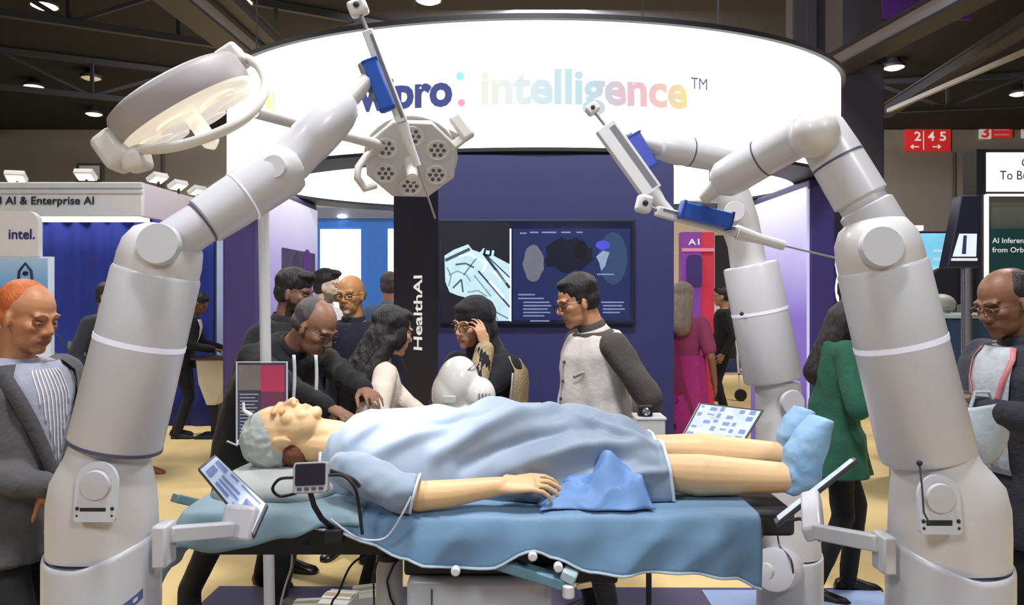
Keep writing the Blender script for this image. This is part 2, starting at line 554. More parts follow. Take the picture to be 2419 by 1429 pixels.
M_grad_r = grad_mat('violet_led_fade', 0.3, 2.5, [(0, (92, 72, 150)), (0.5, (110, 92, 184)), (0.78, (188, 184, 234)), (1, (240, 240, 252))], 0.55)  # the indigo pillar's LED fade, likewise painted into colour and emission
t = Thing('sign_pillar', 'dark purple pillar with a lilac backlit inner face under the ring sign', 'pillar', (-2.27, 7.1, 0))
t.part('body', MB().box((-2.275, 7.13, 1.285), (0.31, 1.86, 2.57)), M_purple, smooth=False, bevel=0.03)
t.part('lit_panel', MB().prism(rrect(1.80, 2.44, 0.16, 6, (0, 0, 0, 0)), 0.012, frame((-2.12, 7.13, 1.28), (0, 1, 0), (0, 0, 1))), M_grad_l, smooth=False)
t.part('print_picture', MB().prism(rrect(1.15, 0.34, 0.02), 0.002, frame((-2.108, 7.35, 1.86), (0, 1, 0), (0, 0, 1))), mat('picture_print', s2l(66, 56, 116), 0.6, var=0.8, nscale=7))
for (y, z, r, c) in ((7.62, 1.90, 0.16, (84, 40, 150)), (7.25, 1.88, 0.12, (48, 44, 92))):
    t.part('print_motif', MB().lathe((-2.106, y, z), (1, 0, 0), [(r, 0.002), (r * 0.7, 0.004)], 18), mat('motif_%d' % int(c[0]), s2l(*c), 0.6))
t = Thing('sign_pillar', 'dark indigo pillar with a violet backlit inner face under the ring sign', 'pillar', (2.57, 6.9, 0))
t.part('body', MB().box((2.58, 6.9, 1.285), (0.22, 1.5, 2.57)), mat('indigo_laminate', s2l(58, 48, 120), 0.5), smooth=False, bevel=0.02)
t.part('lit_panel', MB().prism(rrect(1.44, 2.44, 0.02), 0.012, frame((2.468, 6.9, 1.28), (0, -1, 0), (0, 0, 1))), M_grad_r, smooth=False)
t.part('edge_strip', MB().box((2.468, 6.17, 1.28), (0.02, 0.02, 2.4)), mat('pale_edge_strip', s2l(200, 196, 236), 0.5, emit=0.4), smooth=False)

# ---------------------------------------------------------------- the kiosk with the screen
K = Thing('display_kiosk', 'big navy display kiosk under the ring sign', 'kiosk', (0.2, 5.4, 0))
kx0, kx1, kz = (1035 - CX) / F * 5.02, (1592 - CX) / F * 5.02, 2.55
w = kx1 - kx0
K.part('body', MB().prism(rrect(w, kz, 0.09, 6, (1, 0, 0, 0)), 0.85, frame(((kx0 + kx1) / 2, 5.02 + 0.85, kz / 2), (1, 0, 0), (0, 0, 1))), M_navy, angle=30)
cx = (930 - CX) / F * 5.38
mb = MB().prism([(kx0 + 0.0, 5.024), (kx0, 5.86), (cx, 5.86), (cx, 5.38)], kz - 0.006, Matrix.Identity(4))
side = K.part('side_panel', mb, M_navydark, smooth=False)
n = Vector((5.024 - 5.38, -(kx0 - cx), 0)).normalized()
a = Vector((cx, 5.38, 0)); b = Vector((kx0, 5.024, 0)); dirn = (b - a).normalized()
# HealthAI runs upwards along the side panel
org = a + dirn * (b - a).length * 0.66 + n * 0.004
org.z = EH - (826 - HY) / F * 5.2
m = frame(org, (0, 0, 1), -dirn)
txt = text_on('HealthAI', m, width=0.52, height=0.098, bold=0.02)
K.part('lettering', txt, M_text_w, smooth=False)

tvd = 4.96
def tvp(px, py, off=0.0):
    return P(px, py, tvd - off)
TV = Thing('wall_screen', 'wide wall screen showing a pale scan on the navy kiosk', 'screen', tvp(1268, 765) + Vector((0, 0.02, 0)))
def rect_px(x0, y0, x1, y1, d, th):
    a = P(x0, y1, d); b = P(x1, y0, d)
    return MB().box(((a.x + b.x) / 2, d + th / 2, (a.z + b.z) / 2), (b.x - a.x, th, b.z - a.z))
TV.part('housing', rect_px(1036, 518, 1500, 766, tvd + 0.004, 0.052), M_black, smooth=False, bevel=0.006)
M_scr = mat('dark_screen', s2l(24, 30, 58), 0.12, emit=0.35, ecol=s2l(22, 28, 60), var=0.5, nscale=3, coat=0.5)
TV.part('panel', rect_px(1041, 523, 1495, 761, tvd, 0.006), M_scr, smooth=False)
def screen_poly(thing, name, pts, d, rgb, emit=0.6, off=0.0015):
    mb = MB()
    vs = [P(x, y, d) + Vector((0, -off, 0)) for x, y in pts]
    mb.add(vs, [tuple(range(len(vs)))])
    return thing.part(name, mb, mat('screen_%02x%02x%02x_%d' % (*rgb, int(emit * 10)), tuple(c for c in s2l(*rgb)), 0.3, emit=emit, var=0.18, nscale=14), smooth=False)
def sline(thing, name, pts, wpx, d, rgb, emit=0.6, off=0.003):
    mb = MB()
    for (x0, y0), (x1, y1) in zip(pts, pts[1:]):
        L = math.hypot(x1 - x0, y1 - y0) or 1
        nx, ny = -(y1 - y0) / L * wpx / 2, (x1 - x0) / L * wpx / 2
        vs = [P(x0 + nx, y0 + ny, d), P(x1 + nx, y1 + ny, d), P(x1 - nx, y1 - ny, d), P(x0 - nx, y0 - ny, d)]
        mb.add([v + Vector((0, -off, 0)) for v in vs], [(0, 1, 2, 3)])
    return thing.part(name, mb, mat('screen_%02x%02x%02x_%d' % (*rgb, int(emit * 10)), s2l(*rgb), 0.3, emit=emit, var=0.18, nscale=14), smooth=False)
screen_poly(TV, 'picture_left', [(1043, 526), (1203, 526), (1203, 759), (1043, 759)], tvd, (30, 30, 40), 0.3)
# pale scan: a slanted device seen from above
scan = [(1050, 604), (1072, 590), (1106, 577), (1116, 590), (1134, 596), (1142, 586), (1168, 592), (1166, 604), (1204, 624), (1204, 758), (1170, 758), (1150, 730),
        (1110, 705), (1082, 698), (1062, 690), (1052, 665)]
screen_poly(TV, 'scan', scan, tvd, (176, 206, 216), 0.55, 0.003)
for pts, wd, c in (([(1052, 615), (1110, 588)], 7, (58, 74, 88)), ([(1142, 598), (1204, 680)], 6, (40, 48, 60)), ([(1150, 604), (1204, 655)], 3, (60, 70, 84)),
                   ([(1130, 640), (1204, 725)], 4, (52, 60, 76)), ([(1076, 625), (1100, 622), (1120, 632)], 4, (70, 90, 104)), ([(1070, 680), (1090, 660), (1094, 690)], 4, (70, 90, 100)),
                   ([(1095, 650), (1125, 610)], 3, (88, 110, 124)), ([(1120, 650), (1160, 700)], 3, (110, 140, 152)), ([(1140, 720), (1200, 752)], 3, (90, 120, 130)),
                   ([(1060, 650), (1080, 640), (1100, 648), (1112, 664)], 3, (120, 150, 162)), ([(1104, 690), (1130, 686), (1150, 700)], 3, (120, 150, 162)), ([(1056, 632), (1066, 652), (1060, 676)], 3, (110, 140, 152)), ([(1168, 640), (1196, 668)], 9, (226, 238, 242)), ([(1156, 664), (1190, 704)], 7, (222, 236, 242)), ([(1084, 606), (1112, 600), (1124, 612)], 5, (222, 236, 242)), ([(1150, 722), (1168, 738), (1176, 756)], 3, (120, 150, 162)), ([(1146, 588), (1160, 590), (1158, 604), (1144, 602), (1146, 588)], 5, (30, 36, 46)), ([(1132, 612), (1150, 622), (1140, 642)], 5, (230, 240, 244))):
    sline(TV, 'scan_stroke', pts, wd, tvd, c, 0.5, 0.005)
sline(TV, 'divider', [(1206, 540), (1206, 759)], 4, tvd, (225, 230, 236), 0.8)
screen_poly(TV, 'picture_right', [(1212, 540), (1488, 540), (1488, 756), (1212, 756)], tvd, (30, 40, 84), 0.4)
screen_poly(TV, 'teal_blur', [(1448 + 34 * math.cos(k * PI / 10), 610 + 62 * math.sin(k * PI / 10)) for k in range(20)], tvd, (44, 66, 100), 0.4, 0.002)
screen_poly(TV, 'grey_blur', [(1260 + 24 * math.cos(k * PI / 10) * (1 + .1 * math.sin(k * 2.1)), 622 + 44 * math.sin(k * PI / 10)) for k in range(20)], tvd, (104, 104, 118), 0.35, 0.003)
screen_poly(TV, 'dark_blur', [(1342 + 56 * math.cos(k * PI / 10) * (1 + .12 * math.sin(k * 1.7)), 602 + 40 * math.sin(k * PI / 10) * (1 + .15 * math.cos(k * 2.3))) for k in range(20)], tvd, (20, 22, 40), 0.3, 0.004)
screen_poly(TV, 'blue_blur', [(1424 + 17 * math.cos(k * PI / 7), 579 + 11 * math.sin(k * PI / 7)) for k in range(14)], tvd, (66, 70, 190), 0.6, 0.004)
screen_poly(TV, 'dark_blur_small', [(1372 + 16 * math.cos(k * PI / 7), 590 + 22 * math.sin(k * PI / 7)) for k in range(14)], tvd, (12, 14, 28), 0.3, 0.005)
screen_poly(TV, 'pale_blur', [(1424, 592), (1440, 596), (1434, 612), (1430, 628), (1420, 640), (1416, 622), (1408, 606)], tvd, (130, 150, 180), 0.4, 0.004)
for x, y, l in ((1228, 551, 16), (1252, 549, 20), (1280, 549, 34), (1326, 549, 22), (1362, 549, 14), (1224, 696, 40), (1224, 705, 60), (1236, 714, 62), (1236, 722, 66), (1236, 730, 58), (1236, 738, 64), (1236, 746, 50),
                (1420, 714, 54), (1424, 722, 46), (1424, 730, 52), (1424, 738, 40), (1252, 758, 46), (1410, 648, 40)):
    sline(TV, 'caption_line', [(x, y), (x + l, y)], 3.5, tvd, (120, 128, 168), 0.45, 0.004)

# ================================================================ backdrop stands
M_cobalt = mat('cobalt_fabric', s2l(34, 52, 150), 0.85, var=0.2, nscale=1.5, bump=0.2, bscale=8)
M_azure = mat('azure_panel', s2l(52, 112, 196), 0.6, emit=0.15)
M_pale = mat('pale_panel', s2l(206, 216, 232), 0.6, emit=0.25)
# white fascia stand, left
t = Thing('fascia_stand', 'white exhibition stand with dark lettering on its fascia', 'stand', (-5.6, 7.8, 0))
zf0, zf1 = EH + (HY - 510) / F * 7, EH + (HY - 430) / F * 7
t.part('fascia', MB().box((-5.75, 7.03, (zf0 + zf1) / 2), (4.5, 0.06, zf1 - zf0)), M_white, smooth=False, bevel=0.005)
t.part('side_fascia', MB().box((-3.53, 7.66, (zf0 + zf1) / 2), (0.06, 1.22, zf1 - zf0)), mat('lilac_white', s2l(206, 198, 208), 0.5), smooth=False, bevel=0.005)
t.part('cornice', MB().box((-5.75, 6.99, zf1 - 0.035), (4.54, 0.04, 0.05)), M_whitemetal, smooth=False, bevel=0.004)
t.part('cornice', MB().box((-5.75, 6.99, zf1 - 0.10), (4.54, 0.03, 0.02)), M_whitemetal, smooth=False)
t.part('light_trough', MB().box((-5.6, 7.16, zf0 - 0.01), (4.1, 0.2, 0.05)), mat('warm_trough', (1, 0.96, 0.86), 0.5, emit=0.9, ecol=(1, 0.95, 0.85)), smooth=False)
for x in (-7.9, -4.9):
    t.part('post', MB().box((x, 7.5, 1.15), (0.07, 0.07, 2.3)), M_whitemetal, smooth=False)
y0 = EH + (HY - 480) / F * 6.985
t.part('lettering', text_on('ll AI & Enterprise AI', frame(P(-6, 482, 6.98), (1, 0, 0), (0, 0, 1)), width=(222 + 6) / F * 6.98, height=0.075, bold=0.02), M_text_k, smooth=False)
# blue curtain wall
mb = MB()
def curtain(u, v):
    x = -5.95 + u * 2.35
    return (x, 8.97 + 0.02 * math.sin(u * 60) + 0.012 * math.sin(u * 23 + 1), 2.52 * v + 0.0)
t = Thing('curtain_wall', 'cobalt blue fabric wall under the white fascia', 'wall', (-4.78, 9.0, 0))
t.part('fabric', mb.grid(curtain, 90, 6), M_cobalt, solid=0.01)
t.part('top_rail', MB().box((-4.78, 8.97, 2.53), (2.4, 0.05, 0.05)), M_black, smooth=False)
for x in (-5.9, -3.65):
    t.part('post', MB().box((x, 9.07, 1.23), (0.05, 0.05, 2.46)), M_black, smooth=False)
# fascia floodlights
def flood(px, py, d, label, yaw, m):
    p = P(px, py, d)
    t = Thing('stand_floodlight', label, 'floodlight', (p.x, p.y, zf1), 'floodlights along the white fascia')
    rot = Matrix.Rotation(yaw, 3, 'Z') @ Matrix.Rotation(R(-28), 3, 'X')
    t.part('head', MB().box((p.x, p.y, p.z), (0.17, 0.13, 0.05), rot), M_whitemetal, smooth=False, bevel=0.006)
    t.part('lens', MB().box(Vector((p.x, p.y, p.z)) + rot @ Vector((0, 0, -0.028)), (0.14, 0.10, 0.008), rot), m, smooth=False)
    t.part('bracket', MB().bar((p.x, p.y + 0.02, zf1 - 0.01), (p.x, p.y + 0.02, p.z), 0.02, 0.02), M_black, smooth=False)
Mlens = mat('flood_lens', (1, 0.95, 0.7), 0.4, emit=1.2, ecol=(1, 0.93, 0.6))
flood(38, 417, 7.0, 'pale floodlight on the white fascia above the panel with navy lettering', 0.3, Mlens)
flood(202, 413, 7.0, 'yellowish floodlight on the white fascia in front of the framed notice', 0.1, Mlens)
for px, py, d, nm in ((372, 420, 7.35, 'first'), (420, 437, 7.75, 'second'), (466, 450, 8.1, 'third')):
    flood(px, py, d, 'small floodlight on the side fascia, %s from the front corner' % nm, 1.2, Mlens)
# framed notice high on the wall behind the floods
t = Thing('framed_notice', 'black framed notice board above the white fascia', 'board', P(211, 430, 12))
t.part('frame', rect_px(180, 385, 242, 430, 12, 0.08), M_black, smooth=False, bevel=0.01)
t.part('sheet', rect_px(187, 391, 235, 424, 11.99, 0.02), mat('notice_sheet', s2l(140, 134, 128), 0.8), smooth=False)
t.part('post', MB().box((P(211, 430, 12.05).x, 12.06, P(211, 430, 12).z / 2), (0.08, 0.06, P(211, 430, 12).z)), M_black, smooth=False)
# white lettered wing with poster
t = Thing('lettered_panel', 'white panel with navy lettering above a blue poster', 'panel', (-4.35, 6.25, 0))
a = P(-110, 605, 6.2); b = P(90, 498, 6.2)
t.part('header', MB().prism(rrect(b.x - a.x, b.z - a.z, 0.1, 6, (1, 0, 0, 0)), 0.06, frame(((a.x + b.x) / 2, 6.2, (a.z + b.z) / 2), (1, 0, 0), (0, 0, 1)) @ Matrix.Translation((0, 0, -0.06))), M_white, angle=30)
t.part('lettering', text_on('intel.', frame(P(21, 564, 6.195) + Vector((0, -0.004, 0)), (1, 0, 0), (0, 0, 1)), width=62 / F * 6.2, height=0.085, bold=0.02), mat('intel_navy', s2l(48, 44, 120), 0.6), smooth=False)
a = P(-110, 760, 6.2); b = P(114, 605, 6.2)
t.part('poster_board', MB().box(((a.x + b.x) / 2, 6.26, b.z / 2), (b.x - a.x, 0.05, b.z - 0.004)), M_pale, smooth=False)
t.part('poster', rect_px(-100, 610, 112, 760, 6.225, 0.006), grad_mat('blue_poster_print', 1.3, 1.95, [(0, (40, 110, 190)), (0.6, (110, 160, 210)), (1, (170, 196, 222))], 0.15), smooth=False)
# arch-shaped emblem on the poster
pts = [P(44 + 0, 660, 6.22), P(46, 640, 6.22), P(60, 622, 6.22), P(74, 640, 6.22), P(76, 660, 6.22)]
t.part('emblem', MB().tube([p + Vector((0, -0.002, 0)) for p in pts], 0.010, 6), mat('emblem_navy', s2l(30, 36, 80), 0.6))
t.part('emblem_core', MB().sph(P(60, 646, 6.218), (0.026, 0.003, 0.02)), mat('emblem_navy', s2l(30, 36, 80), 0.6))
# pale display panel behind the podium
t = Thing('poster_stand', 'pale blue display board behind the suited man at the podium', 'panel', (-3.8, 9.6, 0))
a = P(470, 820, 9.6); b = P(532, 515, 9.6)
t.part('board', MB().box(((a.x + b.x) / 2 + 0.1, 9.63, 1.3), (0.8, 0.05, 2.56)), mat('pale_blue_print', s2l(176, 190, 222), 0.6, emit=0.2), smooth=False)
t.part('foot', MB().box(((a.x + b.x) / 2 + 0.1, 9.63, 0.012), (0.8, 0.4, 0.024)), M_whitemetal, smooth=False)
# azure wall with a bright doorway behind the crowd
t = Thing('azure_wall', 'azure blue stand wall with a bright white panel behind the crowd', 'wall', (-1.9, 11, 0))
a = P(742, 515, 11); b = P(1000, 515, 11)
t.part('board', MB().box(((a.x + b.x) / 2, 11.05, a.z / 2), (b.x - a.x, 0.08, a.z)), M_azure, smooth=False)
t.part('bright_panel', rect_px(756, 541, 852, 860, 10.98, 0.03), mat('bright_panel', s2l(226, 232, 240), 0.5, emit=0.75), smooth=False)
t.part('bright_strip', rect_px(916, 540, 934, 860, 10.98, 0.03), mat('bright_panel', s2l(226, 232, 240), 0.5, emit=0.75), smooth=False)
t.part('lintel', rect_px(742, 490, 1000, 516, 10.97, 0.1), mat('grey_lintel', s2l(120, 124, 140), 0.6), smooth=False)
t.part('downlight', MB().sph(P(808, 511, 10.93), (0.075, 0.03, 0.03)), mat('downlight', (1, 1, 1), 0.5, emit=6, ecol=(1, 0.98, 0.9)))
# two-tone tower on the right
t = Thing('advert_tower', 'purple and red advertising tower beyond the pink sari', 'tower', P(1648, 860, 10.3))
t.o.location.z = 0
a = P(1611, 900, 10.3); b = P(1656, 548, 10.3); c = P(1688, 548, 10.3)
t.part('purple_face', MB().box(((a.x + b.x) / 2, 10.4, b.z / 2), (b.x - a.x, 0.2, b.z)), mat('magenta_purple', s2l(126, 60, 160), 0.6, emit=0.15), smooth=False)
t.part('red_face', MB().box(((b.x + c.x) / 2 + 0.002, 10.42, b.z / 2), (c.x - b.x, 0.2, b.z)), mat('crimson_panel', s2l(196, 48, 76), 0.6, emit=0.15), smooth=False)
t.part('emblem', MB().prism(rrect(36 / F * 10.3, 74 / F * 10.3, 0.07, 5, (1, 1, 0.3, 0.3)), 0.01, frame(P(1640, 639, 10.296), (1, 0, 0), (0, 0, 1))), mat('tower_emblem', s2l(62, 44, 120), 0.6), smooth=False)
t.part('lettering', text_on('A1', frame(P(1626, 578, 10.296), (1, 0, 0), (0, 0, 1)), width=26 / F * 10.3, height=0.085, bold=0.01), M_text_w, smooth=False)
t.part('pale_band', rect_px(1611, 586, 1688, 594, 10.29, 0.02), mat('pink_band', s2l(220, 140, 170), 0.6, emit=0.1), smooth=False)
# cream wall and low blue counter far behind
t = Thing('cream_partition', 'cream partition far behind the purple and red tower', 'wall', P(1690, 690, 17))
t.o.location.z = 0
a = P(1540, 500, 17); b = P(1790, 500, 17)
t.part('board', MB().box(((a.x + b.x) / 2, 17.05, a.z / 2), (b.x - a.x, 0.1, a.z)), mat('cream_board', s2l(214, 200, 176), 0.8, emit=0.1), smooth=False)
t.part('dark_bay', rect_px(1690, 556, 1740, 860, 16.95, 0.05), mat('dark_bay', s2l(50, 48, 58), 0.7), smooth=False)
t = Thing('blue_counter', 'low navy blue counter far behind the pink sari', 'counter', P(1690, 812, 15))
t.o.location.z = 0
a = P(1640, 768, 15); b = P(1750, 768, 15)
t.part('body', MB().box(((a.x + b.x) / 2, 15.2, a.z / 2), (b.x - a.x, 0.4, a.z)), mat('counter_navy', s2l(48, 64, 120), 0.6), smooth=False, bevel=0.02)
t.part('worktop', MB().box(((a.x + b.x) / 2, 15.2, a.z + 0.015), (b.x - a.x + 0.06, 0.46, 0.03)), M_white, smooth=False)
# dark tower and light string beside the indigo pillar
t = Thing('dark_partition', 'charcoal partition beside the indigo sign pillar', 'panel', P(1960, 900, 7.4))
t.o.location.z = 0
a = P(1925, 470, 7.4); b = P(2010, 470, 7.4)
t.part('board', MB().box(((a.x + b.x) / 2 + 0.03, 7.45, a.z / 2), (b.x - a.x, 0.08, a.z)), mat('charcoal_board', s2l(58, 56, 62), 0.8), smooth=False)
t.part('bulb_string', MB().tube([P(1977 + 3 * math.sin(k), 572 + k * 10, 7.38) for k in range(15)], [0.008 + 0.006 * (k % 2) for k in range(15)], 6), mat('bulb_glow', (1, 1, 1), 0.5, emit=1.2, ecol=(1, 0.98, 0.92)))
# red direction signs on the back wall
M_red = mat('red_sign', s2l(206, 44, 46), 0.5, emit=0.35)
dw = 33.8
t = Thing('direction_sign', 'red direction sign with white numbers and arrows on the grey wall', 'sign', P(2190, 358, dw))
t.part('board', rect_px(2138, 305, 2246, 358, dw, 0.06), M_red, smooth=False)
for s, px, w_ in (('2', 2160, 16), ('4', 2192, 16), ('5', 2220, 15)):
    t.part('number', text_on(s, frame(P(px, 332, dw - 0.01), (1, 0, 0), (0, 0, 1)), width=w_ / F * dw, height=22 / F * dw, bold=0.02), M_text_w, smooth=False)
for px, s in ((2162, -1), (2212, 1)):
    mb = MB().add([P(px - 9, 345, dw - 0.01), P(px + 9, 345, dw - 0.01), P(px + 9, 348, dw - 0.01), P(px - 9, 348, dw - 0.01),
                   P(px + s * 12, 346.5, dw - 0.012), P(px + s * 4, 340, dw - 0.012), P(px + s * 4, 353, dw - 0.012)], [(0, 1, 2, 3), (4, 5, 6)])
    t.part('arrow', mb, M_text_w, smooth=False)
t.part('divider', rect_px(2181, 309, 2183, 354, dw - 0.01, 0.005), M_text_w, smooth=False)
t = Thing('hall_sign', 'red hall sign with a pale number plate on the grey wall', 'sign', P(2350, 328, dw))
t.part('board', rect_px(2340, 293, 2392, 326, dw, 0.06), M_red, smooth=False)
t.part('number_plate', rect_px(2314, 293, 2342, 328, dw - 0.01, 0.06), mat('plate_white', s2l(214, 206, 204), 0.5, emit=0.3), smooth=False)
t.part('number', text_on('3', frame(P(2319, 324, dw - 0.02), (1, 0, 0), (0, 0, 1)), width=18 / F * dw, height=26 / F * dw, bold=0.03), M_red, smooth=False)
for y in (304, 316):
    t.part('caption', rect_px(2348, y, 2384, y + 4, dw - 0.01, 0.005), mat('faded_pink', s2l(232, 130, 130), 0.5, emit=0.2), smooth=False)
t = Thing('hall_sign', 'pale sign with a red caption beside the red hall sign', 'sign', P(2422, 328, dw))
t.part('board', rect_px(2414, 292, 2446, 326, dw, 0.06), mat('plate_white', s2l(214, 206, 204), 0.5, emit=0.3), smooth=False)
t.part('caption', rect_px(2418, 304, 2440, 310, dw - 0.01, 0.005), M_red, smooth=False)
# the black stand on the right with lit header
t = Thing('black_stand', 'black stand with lit white header and glowing strip frame', 'stand', P(2400, 900, 6.6))
t.o.location.z = 0
d = 6.6
zt = P(0, 352, d).z
t.part('post', MB().box((P(2318, 0, d).x, d + 0.1, zt / 2), (22 / F * d, 0.2, zt)), M_black, smooth=False)
t.part('post', MB().box((P(2560, 0, d).x, d + 0.1, zt / 2), (22 / F * d, 0.2, zt)), M_black, smooth=False)
t.part('header_box', rect_px(2308, 352, 2572, 460, d + 0.02, 0.18), M_black, smooth=False)
t.part('header_face', rect_px(2331, 360, 2550, 452, d, 0.02), mat('header_white', s2l(232, 240, 240), 0.5, emit=0.75), smooth=False)
t.part('header_lettering', text_on('To Bui', frame(P(2362, 424, d - 0.004), (1, 0, 0), (0, 0, 1)), width=72 / F * d, height=22 / F * d, bold=0.0), M_text_k, smooth=False)
t.part('header_emblem', MB().tube([P(2424 + 9 * math.cos(a_ / 12 * 2 * PI), 384 + 9 * math.sin(a_ / 12 * 2 * PI), d - 0.004) for a_ in range(12)], 0.005, 5, closed=True), M_text_k)
t.part('light_frame', MB().box((P(2329, 0, d).x, d - 0.005, P(0, 620, d).z), (9 / F * d, 0.02, 320 / F * d)), mat('strip_glow', (1, 1, 0.95), 0.5, emit=1.6, ecol=(1, 1, 0.93)), smooth=False)
t.part('light_frame', rect_px(2331, 458, 2550, 463, d - 0.015, 0.02), mat('strip_glow', (1, 1, 0.95), 0.5, emit=1.6, ecol=(1, 1, 0.93)), smooth=False)
t.part('back_board', rect_px(2338, 463, 2550, 900, d + 0.12, 0.04), mat('grey_green_board', s2l(96, 100, 98), 0.7), smooth=False)
t.part('info_screen', rect_px(2338, 540, 2480, 640, d + 0.06, 0.03), mat('dark_green_screen', s2l(26, 62, 60), 0.3, emit=0.25), smooth=False)
t.part('screen_caption', text_on('AI Inference', frame(P(2344, 574, d + 0.055), (1, 0, 0), (0, 0, 1)), width=92 / F * d, height=13 / F * d, bold=0.01), M_text_w, smooth=False)
t.part('screen_caption', text_on('from Orbit', frame(P(2344, 596, d + 0.055), (1, 0, 0), (0, 0, 1)), width=86 / F * d, height=13 / F * d, bold=0.01), M_text_w, smooth=False)
# info terminal on silver pole
d = 5.6
t = Thing('info_terminal', 'black info terminal with a glowing screen on a silver pole', 'terminal', P(2293, 840, d))
t.o.location.z = 0
px_ = P(2293, 0, d).x
t.part('pole', MB().lathe((px_, d + 0.05, 0.02), (0, 0, 1), [(0.038, 0), (0.038, P(0, 628, d).z)], 18), M_chrome)
t.part('foot', MB().lathe((px_, d + 0.05, 0), (0, 0, 1), [(0.24, 0), (0.24, 0.015), (0.05, 0.03), (0.0, 0.03)], 24), M_chrome)
hd = MB().add([P(2272, 462, d), P(2316, 462, d), P(2316, 632, d), P(2238, 632, d)] + [P(2272, 462, d) + Vector((0, .12, 0)), P(2316, 462, d) + Vector((0, .12, 0)), P(2316, 632, d) + Vector((0, .12, 0)), P(2238, 632, d) + Vector((0, .12, 0))],
               [(0, 1, 2, 3), (7, 6, 5, 4), (0, 4, 5, 1), (1, 5, 6, 2), (2, 6, 7, 3), (3, 7, 4, 0)])
t.part('head', hd, mat('terminal_black', s2l(30, 34, 56), 0.4), smooth=False, bevel=0.008)
t.part('screen', MB().add([P(2266, 552, d - 0.005), P(2308, 552, d - 0.005), P(2306, 606, d - 0.005), P(2250, 606, d - 0.005)], [(0, 1, 2, 3)]), mat('terminal_glow', s2l(200, 210, 240), 0.4, emit=0.8), smooth=False)
t.part('screen_mark', MB().add([P(2276, 556, d - 0.008), P(2284, 556, d - 0.008), P(2282, 600, d - 0.008), P(2272, 600, d - 0.008)], [(0, 1, 2, 3)]), mat('terminal_mark', s2l(60, 66, 110), 0.5), smooth=False)
t.part('screen_base', MB().bar(P(2248, 613, d - 0.006), P(2308, 613, d - 0.006), 0.012, 0.02), M_text_w, smooth=False)
# cyan monitor on a stand, office chair, blue counter, hanging strip lamp
d = 8.0
t = Thing('demo_monitor', 'cyan glowing monitor behind the info terminal', 'monitor', P(2205, 900, d))
t.o.location.z = 0
t.part('housing', rect_px(2166, 546, 2254, 676, d + 0.01, 0.06), M_black, smooth=False, bevel=0.006)
t.part('screen', rect_px(2170, 551, 2250, 670, d, 0.012), mat('cyan_screen', s2l(120, 196, 230), 0.3, emit=0.7, var=0.15, nscale=5), smooth=False)
t.part('stand', MB().bar((P(2210, 0, d).x, d + 0.06, 0), (P(2210, 0, d).x, d + 0.06, P(0, 670, d).z), 0.07, 0.05), M_black, smooth=False)
t.part('foot', MB().box((P(2210, 0, d).x, d + 0.06, 0.012), (0.5, 0.4, 0.024)), M_black, smooth=False)
for k, y in enumerate((590, 610, 630)):
    t.part('screen_line', rect_px(2206, y, 2240 - 6 * k, y + 5, d - 0.004, 0.002), M_text_w, smooth=False)
t = Thing('strip_lamp', 'short glowing strip lamp above the cyan monitor', 'lamp', P(2160, 545, 9))
t.part('tube', MB().bar(P(2142, 539, 9), P(2178, 539, 9), 0.06, 0.06), mat('strip_lamp_glow', (1, 1, 1), 0.5, emit=2.5, ecol=(1, 1, 0.96)), smooth=False)
t.part('pole', MB().bar((P(2160, 545, 9).x, 9.04, 0), (P(2160, 545, 9).x, 9.04, P(2160, 545, 9).z), 0.03, 0.03), M_black, smooth=False)
d = 6.95
t = Thing('bar_stool', 'tall black bar stool with rounded backrest behind the dark blue counter', 'stool', P(2245, 900, d))
t.o.location.z = 0
cxx = P(2240, 0, d).x
t.part('backrest', MB().prism(rrect(0.32, 0.36, 0.1), 0.06, frame((cxx, d, P(0, 665, d).z - 0.04), (1, 0, 0.15), (0, 0, 1))), mat('chair_black', s2l(34, 32, 40), 0.7))
t.part('seat', MB().box((cxx, d + 0.22, 1.14), (0.44, 0.42, 0.08)), mat('chair_black', s2l(34, 32, 40), 0.7), bevel=0.03)
t.part('column', MB().lathe((cxx, d + 0.22, 0.08), (0, 0, 1), [(0.03, 0), (0.03, 1.03)], 12), M_chrome)
for k in range(5):
    a_ = 2 * PI * k / 5
    t.part('leg', MB().bar((cxx, d + 0.22, 0.1), (cxx + 0.28 * math.cos(a_), d + 0.22 + 0.28 * math.sin(a_), 0.03), 0.05, 0.04), M_black, smooth=False)
d = 6.0
t = Thing('reception_counter', 'dark blue counter with a pale worktop behind the man in the denim jacket', 'counter', P(2290, 840, d))
t.o.location.z = 0
a = P(2175, 752, d + 0.02); b = P(2420, 752, d + 0.02)
t.part('body', MB().box(((a.x + b.x) / 2, d + 0.28, a.z / 2), (b.x - a.x, 0.5, a.z)), mat('counter_blue', s2l(36, 62, 96), 0.5), smooth=False, bevel=0.01)
t.part('worktop', MB().box(((a.x + b.x) / 2, d + 0.28, a.z + 0.018), (b.x - a.x + 0.06, 0.56, 0.036)), mat('counter_edge', s2l(170, 190, 200), 0.4), smooth=False, bevel=0.006)
# things standing on the counter
p = P(2222, 748, d + 0.2)
mbx = MB().sph((p.x, p.y, a.z + 0.115), (0.12, 0.10, 0.085), n=20)
mbx.lathe((p.x, p.y, a.z + 0.036), (0, 0, 1), [(0.07, 0), (0.06, 0.03), (0.1, 0.05)], 20)
tag(mbx.build('helmet', mat('grey_green_shell', s2l(150, 152, 146), 0.5), None), 'grey domed device on the dark blue counter', 'device')
